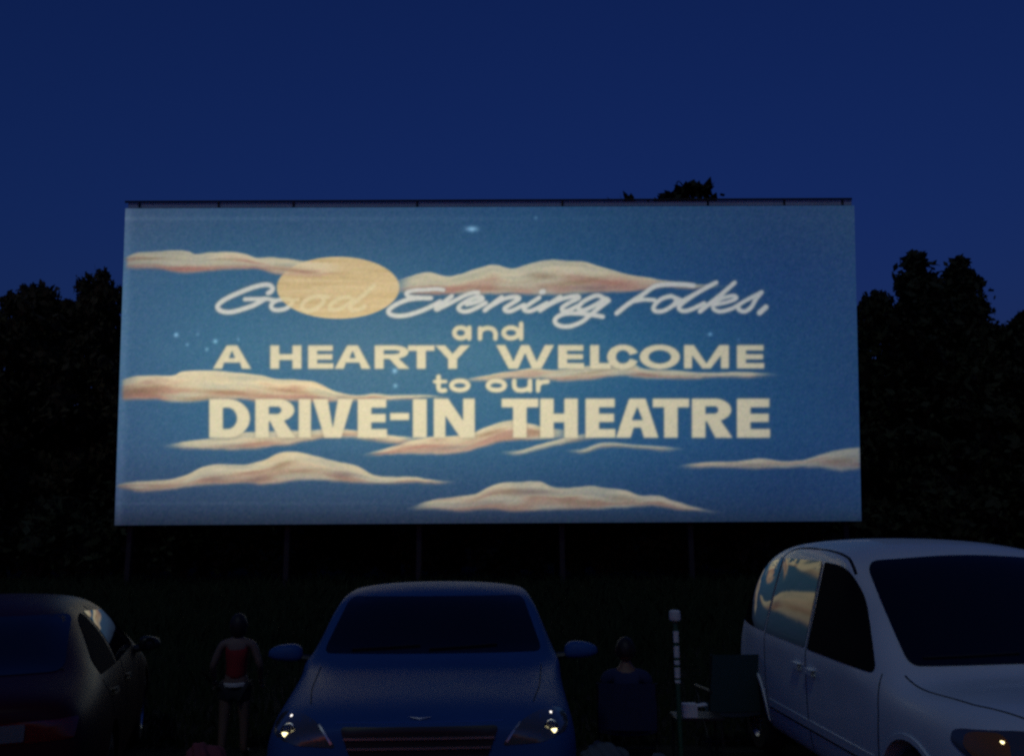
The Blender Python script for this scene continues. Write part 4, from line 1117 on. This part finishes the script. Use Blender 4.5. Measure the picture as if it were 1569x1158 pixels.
def white_van():
    root = empty('minivan', (3.315, 4.50, 0), R(2.2))
    tag(root, 'white minivan at the right edge facing the camera, screen reflected in its rear side window', 'van', 'parked cars')
    P = M['silver_paint']
    W = 2.0
    st = [(y, [(x, z + (np.interp(y, [.34, .8, 1.1], [.075, .03, 0]) if k >= 3 else 0)) for k, (x, z) in enumerate(pr)]) for y, pr in ST_VAN]
    b = sedan(root, P, {'st': st, 'W': W, 'axles': (.93, 3.92), 'rw': .335, 'crease': ((4, .75, 1.2, 4.3), (5, .6, 1.8, 3.75))})
    b.patch('front', [(-.80, 1.085), (0, 1.105), (.80, 1.085), (.715, 1.65), (.65, 1.705), (0, 1.75), (-.65, 1.705), (-.715, 1.65)], [.06, .3, .06, .05, .05, .3, .05, .05], off=.009, rings=18).build('windshield', M['glass'], root)
    b.patch('rear', [(-.62, 1.08), (.62, 1.08), (.53, 1.50), (-.53, 1.50)], .07).build('rear_window', M['glass'], root)
    for v in ('left', 'right'):
        b.patch(v, [(1.38, 1.02), (1.93, 1.60), (2.12, 1.67), (2.48, 1.69), (2.50, 1.04)], [.10, .16, .12, .03, .03]).build('side_window', M['cabin_shade'] if v == 'left' else M['glass'], root)  # left one is a flat sheet painted for the shaded cabin, not glass
        b.patch(v, [(2.56, 1.045), (2.54, 1.695), (3.46, 1.70), (3.48, 1.065)], [.03, .03, .03, .03]).build('side_window', M['glass'], root)
        b.patch(v, [(3.54, 1.07), (3.52, 1.70), (4.05, 1.655), (4.34, 1.46), (4.50, 1.10)], [.03, .03, .16, .2, .08]).build('quarter_window', M['glass'], root)
        for p in ([(1.36, .30), (1.30, .8), (1.33, 1.03)], [(2.52, .30), (2.52, 1.67)], [(3.50, .30), (3.50, 1.67)]):
            b.strip(v, p, .008).build('panel_gap', M['seam'], root)
        b.strip(v, [(1.40, .50), (3.44, .50)], .06, .006).build('side_molding', P, root)
        b.strip(v, [(1.40, .462), (3.44, .462)], .012, .006).build('panel_gap', M['seam'], root)
        b.strip(v, [(2.32, .89), (2.47, .895)], .04, .035).build('door_handle', P, root)
        b.strip(v, [(2.60, .90), (2.75, .905)], .04, .035).build('door_handle', P, root)
        s = -1 if v == 'left' else 1
        # roof ditch from the windshield corner to the back
        b.strip('top', [(s * .80, 1.95), (s * .765, 2.14), (s * .745, 2.6), (s * .74, 4.2)], .022, .002).build('roof_gutter', M['seam'], root)
        # wheel arch lips
        for y in (.93, 3.92):
            b.strip(v, [(y + .40 * math.cos(R(a)), .335 + .40 * math.sin(R(a))) for a in range(0, 181, 12)], .03, .012).build('arch_lip', P, root)
    for s in (1, -1):
        b.strip('top', [(s * .70, .22), (s * .80, .55), (s * .845, .95), (s * .86, 1.20)], .009).build('panel_gap', M['seam'], root)
    hl = [(x, z + .08) for x, z in [(.50, .67), (.50, .815), (.62, .842), (.80, .838), (.945, .80), (.972, .72), (.95, .65), (.80, .63)]]
    for s in (1, -1):
        h = b.patch('front', hl if s > 0 else mirror(hl), .035, .005).build('headlight', M['lamp_dark'], root)
        am = [(x, z + .08) for x, z in [(.855, .65), (.845, .82), (.93, .795), (.958, .72), (.935, .66)]]
        a = b.patch('front', am if s > 0 else mirror(am), .03, .011, rings=5).build('turn_signal', M['lamp_amber'], root); a.parent = h
        for (x, z, r_, mt) in ((.868, .785, .010, 'glint'), (.89, .68, .010, 'glint'), (.70, .79, .009, 'glint_white'), (.66, .685, .006, 'chrome')):
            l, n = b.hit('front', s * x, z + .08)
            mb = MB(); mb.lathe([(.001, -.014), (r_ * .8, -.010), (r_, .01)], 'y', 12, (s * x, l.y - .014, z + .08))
            o = mb.build('glint', M[mt], root); o.parent = h  # glowing beads stand in for glints reflected in the van's headlight
        l, n = b.hit('front', s * .62, .81)
        lamp_ring(root, h, (s * .62, l.y - .006, .815), .06)
        mirror_housing(root, s, (s * 1.17, 1.52, 1.10), (.11, .08, .10), M['trim'] if s > 0 else P) if s > 0 else None
    b.patch('front', [(-.44, .72), (.44, .72), (.46, .89), (-.46, .89)], .03, .006).build('grille', M['trim'], root)
    b.patch('front', [(-.60, .34), (.60, .34), (.64, .46), (-.64, .46)], .03, .005).build('lower_intake', M['trim'], root)
    for x in (-.45, .2):
        b.strip('front', [(x - .25, 1.125), (x + .35, 1.15)], .014, .02).build('wiper', M['trim'], root)
    tl = [(.62, .82), (.76, .82), (.74, 1.18), (.62, 1.18)]
    for pl in (tl, mirror(tl)):
        b.patch('rear', pl, .03, .004).build('tail_light', M['lamp_red'], root)
white_van()

# ------------------------------------------------------------------ grass
def grass():
    r = np.random.default_rng(31)
    n = 90000
    Y = 8.6 + 30 * r.random(n) ** 1.5
    X = (r.random(n) * 2 - 1) * (.66 * Y + 3)
    clump = np.sin(X * 2.3 + np.sin(Y * 1.7) * 2) * np.sin(Y * 2.9 + np.sin(X * 1.3) * 2)
    h = (.05 + .11 * r.random(n)) * (1 + .5 * clump) * np.interp(Y, [8.6, 11, 18, 36], [.55, 1.0, 2.3, 3.4])
    a = r.random(n) * np.pi
    w = .006 + .007 * r.random(n) + .0012 * (Y - 8)
    lean = r.normal(size=(n, 2)) * (h * .35)[:, None]
    ca, sa = np.cos(a) * w, np.sin(a) * .5 * w
    z0 = np.zeros(n) - .03
    p = np.stack([np.stack([X - ca, Y - sa, z0], -1), np.stack([X + ca, Y + sa, z0], -1),
                  np.stack([X + ca * .6 + lean[:, 0] * .4, Y + sa * .6 + lean[:, 1] * .4, h * .6], -1), np.stack([X + lean[:, 0], Y + lean[:, 1], h], -1),
                  np.stack([X - ca * .6 + lean[:, 0] * .4, Y - sa * .6 + lean[:, 1] * .4, h * .6], -1)], 1)
    me = bpy.data.meshes.new("grass")
    me.vertices.add(n * 5); me.vertices.foreach_set("co", p.ravel())
    me.loops.add(n * 5); me.loops.foreach_set("vertex_index", np.arange(n * 5))
    me.polygons.add(n); me.polygons.foreach_set("loop_start", np.arange(0, n * 5, 5)); me.polygons.foreach_set("loop_total", np.full(n, 5))
    me.update(calc_edges=True)
    o = link('grass', me, mat('grass blades', (.022, .034, .014), .8, spec=.15, var=.4, vscale=1.5), None, smooth=False)
    tag(o, 'dark rough grass between the cars and the screen', 'grass', kind='stuff')
grass()

# ------------------------------------------------------------------ people
def skin_graph(J, E, root=0, sub=2):
    me = bpy.data.meshes.new("sk")
    names = list(J)
    me.from_pydata([J[n][0] for n in names], [(names.index(a), names.index(b)) for a, b in E], [])
    o = bpy.data.objects.new("tmp", me); col.objects.link(o)
    s = o.modifiers.new("skin", 'SKIN'); s.use_smooth_shade = True
    for i, n in enumerate(names):
        r = J[n][1]
        me.skin_vertices[0].data[i].radius = (r, r) if not isinstance(r, tuple) else r
        me.skin_vertices[0].data[i].use_root = (i == root)
    ss = o.modifiers.new("sub", 'SUBSURF'); ss.levels = sub; ss.render_levels = sub
    return eval_mesh(o)

def join(meshes):
    bm = bmesh.new()
    for m in meshes: bm.from_mesh(m)
    me = bpy.data.meshes.new("j"); bm.to_mesh(me); bm.free()
    return me

def head_mesh(c, h, fwd):
    """a head with brow, nose, chin and ears; c = centre, h = head height, fwd = facing (unit, horizontal)"""
    bm = bmesh.new(); bmesh.ops.create_icosphere(bm, subdivisions=4, radius=1)
    for v in bm.verts:
        x, y, z = v.co                              # y = forward
        w = .37 * h * (1 - .22 * max(0, -z) ** 1.5); d = .46 * h
        X = x * w; Y = y * d * (1.0 if z > -.2 else 1 - .18 * (-z - .2)); Z = z * .5 * h
        if y > .5:
            Y += h * .10 * math.exp(-((x / .13) ** 2 + ((z + .12) / .18) ** 2))          # nose
            Y -= h * .035 * (math.exp(-(((abs(x) - .33) / .13) ** 2 + ((z - .05) / .10) ** 2)))  # eye sockets
            Y += h * .02 * math.exp(-((x / .25) ** 2 + ((z + .42) / .06) ** 2))          # lips
            Y += h * .03 * math.exp(-((x / .2) ** 2 + ((z + .78) / .14) ** 2))           # chin
        if abs(x) > .85: X *= 1 + .22 * math.exp(-(((y + .05) / .2) ** 2 + ((z + .02) / .25) ** 2))   # ears
        v.co = (X, Y, Z)
    a = math.atan2(-fwd[0], fwd[1])
    bmesh.ops.rotate(bm, verts=bm.verts, cent=(0, 0, 0), matrix=Matrix.Rotation(a, 3, 'Z'))
    bmesh.ops.translate(bm, verts=bm.verts, vec=Vector(c))
    me = bpy.data.meshes.new("head"); bm.to_mesh(me); bm.free()
    return me

def hair_mesh(c, h, fwd, long=.3):
    bm = bmesh.new(); bmesh.ops.create_icosphere(bm, subdivisions=4, radius=1)
    kill = [v for v in bm.verts if (v.co.y > .35 and v.co.z < .42) or v.co.z < -.35 - long]
    bmesh.ops.delete(bm, geom=kill, context='VERTS')
    for v in bm.verts:
        x, y, z = v.co
        s = 1.12 + .03 * math.sin(14 * x + 9 * z)
        v.co = (x * .37 * h * s, y * .47 * h * s - .01 * h, z * .52 * h * (1.04 if z > 0 else 1.0 + long))
    a = math.atan2(-fwd[0], fwd[1])
    bmesh.ops.rotate(bm, verts=bm.verts, cent=(0, 0, 0), matrix=Matrix.Rotation(a, 3, 'Z'))
    bmesh.ops.translate(bm, verts=bm.verts, vec=Vector(c))
    me = bpy.data.meshes.new("hair"); bm.to_mesh(me); bm.free()
    return me

def hand_mesh(w, d, side, s, up=Vector((0, 1, 0))):
    """palm from wrist w along d, five bent fingers; s = hand length"""
    w, d = Vector(w), Vector(d).normalized()
    across = (up - d * up.dot(d)).normalized()
    nrm = d.cross(across) * side
    out = []
    J = {'w': (w, s * .13), 'p': (w + d * s * .25, (s * .20, s * .10)), 'k': (w + d * s * .48, (s * .21, s * .09))}
    out.append(skin_graph(J, [('w', 'p'), ('p', 'k')]))
    for i, (o_, L) in enumerate(((.15, .42), (.05, .50), (-.05, .46), (-.15, .36))):
        b = w + across * s * o_ + d * s * .42
        J = {'a': (b, s * .05), 'b': (b + d * s * L * .45, s * .048), 'c': (b + (d * .72 + nrm * .22) * s * L * .85, s * .042), 'e': (b + (d * .8 + nrm * .5) * s * L, s * .034)}
        out.append(skin_graph(J, [('a', 'b'), ('b', 'c'), ('c', 'e')]))
    b = w + across * s * .14 + d * s * .16
    J = {'a': (b, s * .06), 'b': (b + across * s * .16 + d * s * .12, s * .055), 'c': (b + across * s * .2 + d * s * .3, s * .042)}
    out.append(skin_graph(J, [('a', 'b'), ('b', 'c')]))
    return out

def standing_person():
    Hh = 1.22                                           # a child
    p = at(357, 1135, 8.2)
    root = empty('person', (p.x, 8.2, 0), R(8))
    tag(root, 'person in a red sleeveless top and dark shorts standing left of the blue sedan', 'person')
    f = (0, 1)                                          # looks at the screen
    z = lambda k: k * Hh
    J = {'pel': ((0, 0, z(.52)), .085), 'wai': ((0, .005, z(.60)), .078), 'che': ((0, .01, z(.71)), .095), 'sho': ((0, 0, z(.80)), .06), 'nec': ((0, 0, z(.845)), .038), 'hea': ((0, .01, z(.885)), .04)}
    E = [('pel', 'wai'), ('wai', 'che'), ('che', 'sho'), ('sho', 'nec'), ('nec', 'hea')]
    for s, n in ((1, 'r'), (-1, 'l')):
        bend = .12 if s > 0 else .10
        J[n + 'sh'] = ((s * .135, 0, z(.79)), .042); J[n + 'el'] = ((s * .205, -.01, z(.64)), .032); J[n + 'wr'] = ((s * .20, bend, z(.525)), .022)
        J[n + 'hi'] = ((s * .065, 0, z(.49)), .078); J[n + 'kn'] = ((s * .085, .015 * s, z(.275)), .05); J[n + 'an'] = ((s * .09, -.01 + .03 * s, z(.05)), .032)
        J[n + 'fo'] = ((s * .105, .07 + .03 * s, .03), .03); J[n + 'to'] = ((s * .112, .125 + .03 * s, .025), .024)
        E += [('sho', n + 'sh'), (n + 'sh', n + 'el'), (n + 'el', n + 'wr'), ('pel', n + 'hi'), (n + 'hi', n + 'kn'), (n + 'kn', n + 'an'), (n + 'an', n + 'fo'), (n + 'fo', n + 'to')]
    ms = [skin_graph(J, E), head_mesh((0, .015, z(.925)), .185, f)]
    for s, n in ((1, 'r'), (-1, 'l')):
        w = Vector(J[n + 'wr'][0]); d = w - Vector(J[n + 'el'][0])
        ms += hand_mesh(w, d, s, .125, Vector((0, .6, .8)))
    link('body', join(ms), M['skin'], root)
    link('hair', hair_mesh((0, .01, z(.93)), .185, f, .45), M['hair'], root)
    T = {'a': ((0, 0, z(.53)), .108), 'b': ((0, .005, z(.61)), .094), 'c': ((0, .01, z(.71)), .110), 'd': ((0, .004, z(.775)), .088)}
    for s, n in ((1, 'r'), (-1, 'l')):
        T[n] = ((s * .085, 0, z(.80)), .034)
    link('shirt', skin_graph(T, [('a', 'b'), ('b', 'c'), ('c', 'd'), ('d', 'r'), ('d', 'l')]), M['red_cloth'], root)
    mb = MB(); mb.lathe([(.098, -.018), (.122, -.014), (.124, .010), (.10, .016)], 'z', 28, (0, .002, z(.515)))
    mb.build('shirt_hem', M['white_cloth'], root)
    Sx = {'a': ((0, 0, z(.50)), .098)}
    for s, n in ((1, 'r'), (-1, 'l')):
        Sx[n + 'h'] = ((s * .068, 0, z(.47)), .088); Sx[n + 'k'] = ((s * .078, .005 * s, z(.36)), .075)
    link('shorts', skin_graph(Sx, [('a', 'rh'), ('rh', 'rk'), ('a', 'lh'), ('lh', 'lk')]), M['dark_cloth'], root)
standing_person()

def camp_chair(root, canvas, w=.52, seat=.26, top=.80):
    mb = MB()
    hw = w / 2
    for s in (-1, 1):
        mb.tube([(s * hw, -.16, 0), (s * hw, .22, seat + .14)], .011, 8); mb.tube([(s * hw, .24, 0), (s * hw, -.14, seat + .02), (s * hw, -.26, top)], .011, 8)
        mb.tube([(s * hw, -.20, seat + .2), (s * hw, .26, seat + .18)], .016, 8)
    mb.tube([(-hw, -.16, .02), (hw, -.16, .02)], .01, 8); mb.tube([(-hw, .24, .02), (hw, .24, .02)], .01, 8)
    mb.build('frame', M['steel'], root)
    def sheet(f):
        n, m = 14, 12; vs = []
        for off in (0, .008):
            for j in range(m):
                for i in range(n):
                    vs.append(Vector(f(i / (n - 1) * 2 - 1, j / (m - 1))) + Vector((0, off, -off)))
        fs = []
        for k in (0, 1):
            b0 = k * n * m
            fs += [(b0 + j * n + i, b0 + j * n + i + 1, b0 + (j + 1) * n + i + 1, b0 + (j + 1) * n + i) for j in range(m - 1) for i in range(n - 1)]
        q = MB(); q.add(vs, fs); return q
    sheet(lambda u, t: (u * hw, -.16 - .10 * t - .03 * (1 - u * u), seat + .02 + t * (top - seat - .02))).build('back', canvas, root)
    sheet(lambda u, t: (u * hw, -.15 + t * .38, seat - .03 * (1 - u * u) + .05 * t)).build('seat', canvas, root)

def seated_person():
    p = at(962, 1135, 8.15)
    cr = empty('camp_chair', (p.x, 8.15, 0), R(-6))
    tag(cr, 'low navy camp chair holding the seated person right of the blue sedan', 'chair', 'camp chairs in front of the cars')
    camp_chair(cr, M['navy_cloth'], .50, .24, .66)
    root = empty('person', (p.x, 8.15, 0), R(-6))
    tag(root, 'person seated in a low chair, seen from behind, right of the blue sedan', 'person')
    J = {'pel': ((0, 0, .33), .11), 'wai': ((0, -.03, .45), .105), 'che': ((0, -.06, .60), .125), 'sho': ((0, -.06, .70), .07), 'nec': ((0, -.04, .77), .048), 'hea': ((0, -.02, .83), .05)}
    E = [('pel', 'wai'), ('wai', 'che'), ('che', 'sho'), ('sho', 'nec'), ('nec', 'hea')]
    for s, n in ((1, 'r'), (-1, 'l')):
        J[n + 'sh'] = ((s * .17, -.05, .69), .052); J[n + 'el'] = ((s * .24, .0, .47), .040); J[n + 'wr'] = ((s * .22, .21, .475), .027)
        J[n + 'hi'] = ((s * .09, .05, .31), .09); J[n + 'kn'] = ((s * .11, .42, .40), .058); J[n + 'an'] = ((s * .12, .62, .07), .038)
        J[n + 'to'] = ((s * .13, .80, .035), .03)
        E += [('sho', n + 'sh'), (n + 'sh', n + 'el'), (n + 'el', n + 'wr'), ('pel', n + 'hi'), (n + 'hi', n + 'kn'), (n + 'kn', n + 'an'), (n + 'an', n + 'to')]
    ms = [skin_graph(J, E), head_mesh((0, -.015, .90), .21, (0, 1))]
    for s, n in ((1, 'r'), (-1, 'l')):
        w = Vector(J[n + 'wr'][0]); ms += hand_mesh(w, Vector((0, 1, -.15)), s, .17, Vector((1, 0, 0)))
    link('body', join(ms), M['skin_dark'], root)
    link('hair', hair_mesh((0, -.02, .905), .21, (0, 1), .1), M['hair'], root)
    T = {'a': ((0, 0, .35), .128), 'b': ((0, -.03, .46), .122), 'c': ((0, -.06, .60), .14), 'd': ((0, -.06, .69), .085), 'r': ((.17, -.05, .685), .064), 'l': ((-.17, -.05, .685), .064), 'r2': ((.205, -.025, .59), .058), 'l2': ((-.205, -.025, .59), .058)}
    link('shirt', skin_graph(T, [('a', 'b'), ('b', 'c'), ('c', 'd'), ('d', 'r'), ('d', 'l'), ('r', 'r2'), ('l', 'l2')]), M['navy_cloth'], root)
    Sx = {'a': ((0, .0, .325), .122)}
    for s, n in ((1, 'r'), (-1, 'l')):
        Sx[n + 'h'] = ((s * .09, .06, .315), .102); Sx[n + 'k'] = ((s * .11, .38, .39), .08)
    link('shorts', skin_graph(Sx, [('a', 'rh'), ('rh', 'rk'), ('a', 'lh'), ('lh', 'lk')]), M['dark_cloth'], root)
seated_person()

def small_things():
    p = at(1122, 1100, 8.4)
    c = empty('camp_chair', (p.x, 8.4, 0), R(5))
    tag(c, 'empty teal camp chair beside the rear of the white van', 'chair', 'camp chairs in front of the cars')
    camp_chair(c, M['teal_canvas'], .50, .34, .86)
    # speaker post
    p = at(1034, 942, 7.2)
    r = empty('speaker_post', (p.x, 7.2, 0))
    tag(r, 'thin green post with white cap and chipped white bands beside the white van', 'post')
    top = p.z
    mb = MB(); mb.tube([(.012, 0, 0), (.004, 0, top * .5), (0, 0, top - .03)], .019, 14); mb.build('pole', M['green_pole'], r)
    mb = MB(); mb.lathe([(.001, .042), (.03, .04), (.044, .028), (.047, -.03), (.04, -.042), (.001, -.044)], 'z', 24, (0, 0, top)); mb.build('cap', M['white_paint'], r)
    for py0, py1 in ((966, 984), (989, 1007), (1011, 1018), (1022, 1038), (1041, 1046)):
        za, zb = at(1034, py0, 7.2).z, at(1034, py1, 7.2).z
        mb = MB(); mb.lathe([(.0185, zb), (.0225, zb + .003), (.0225, za - .003), (.0185, za)], 'z', 18, (.003, 0, 0)); mb.build('band', M['white_paint'], r)
    # low table with a carton
    p = at(1064, 1096, 7.9)
    t = empty('camp_table', (p.x + .03, 7.95, 0))
    tag(t, 'low dark folding table right of the white-capped post', 'table')
    h = p.z
    mb = MB(); mb.box((0, 0, h - .012), (.42, .32, .022)); mb.build('table_top', M['steel'], t, bevel=.006)
    for sx in (-1, 1):
        for sy in (-1, 1):
            mb = MB(); mb.tube([(sx * .18, sy * .13, h - .023), (sx * .19, sy * .14, 0)], .011, 8); mb.build('leg', M['steel'], t)
    b = empty('carton', (p.x - .05, 7.85, h))
    tag(b, 'white open carton standing on the low table beside the white-capped post', 'carton')
    mb = MB(); mb.box((0, 0, .055), (.12, .10, .11)); mb.build('box', M['white_card'], b, smooth=False, bevel=.004)
    mb = MB(); mb.box((.10, 0, .098), (.09, .10, .006), Matrix.Rotation(R(-8), 3, 'Y')); mb.build('flap', M['white_card'], b, smooth=False)
    # heaps of cloth lying on the grass
    def heap(name, px, py, Y, sx, sy, sz, m, label, cat, seed):
        q = at(px, py, Y)
        r_ = np.random.default_rng(seed)
        bm = bmesh.new(); bmesh.ops.create_icosphere(bm, subdivisions=5, radius=1)
        ph = r_.random(6) * 6
        for v in bm.verts:
            x, y, z = v.co
            k = 1 + .10 * math.sin(5 * x + 3 * y + ph[0]) + .07 * math.sin(9 * y - 4 * z + ph[1]) + .05 * math.sin(13 * x + 7 * z + ph[2])
            v.co = (x * sx * k, y * sy * k, max(0, z * sz * k + sz * .25))
        me = bpy.data.meshes.new("h"); bm.to_mesh(me); bm.free()
        o = link(name, me, m); o.location = (q.x, Y, 0)
        tag(o, label, cat)
    heap('blanket', 313, 1125, 8.0, .17, .13, .13, M['pink_cloth'], 'crumpled pinkish blanket on the ground left of the standing person', 'blanket', 1)
    heap('blanket', 925, 1122, 8.0, .20, .15, .12, M['pale_cloth'], 'crumpled pale blue blanket on the ground between blue sedan and seated person', 'blanket', 2)
    heap('bag', 1008, 1138, 7.7, .11, .09, .10, M['pale_cloth'], 'small pale bag on the ground just left of the white-capped post', 'bag', 3)
small_things()
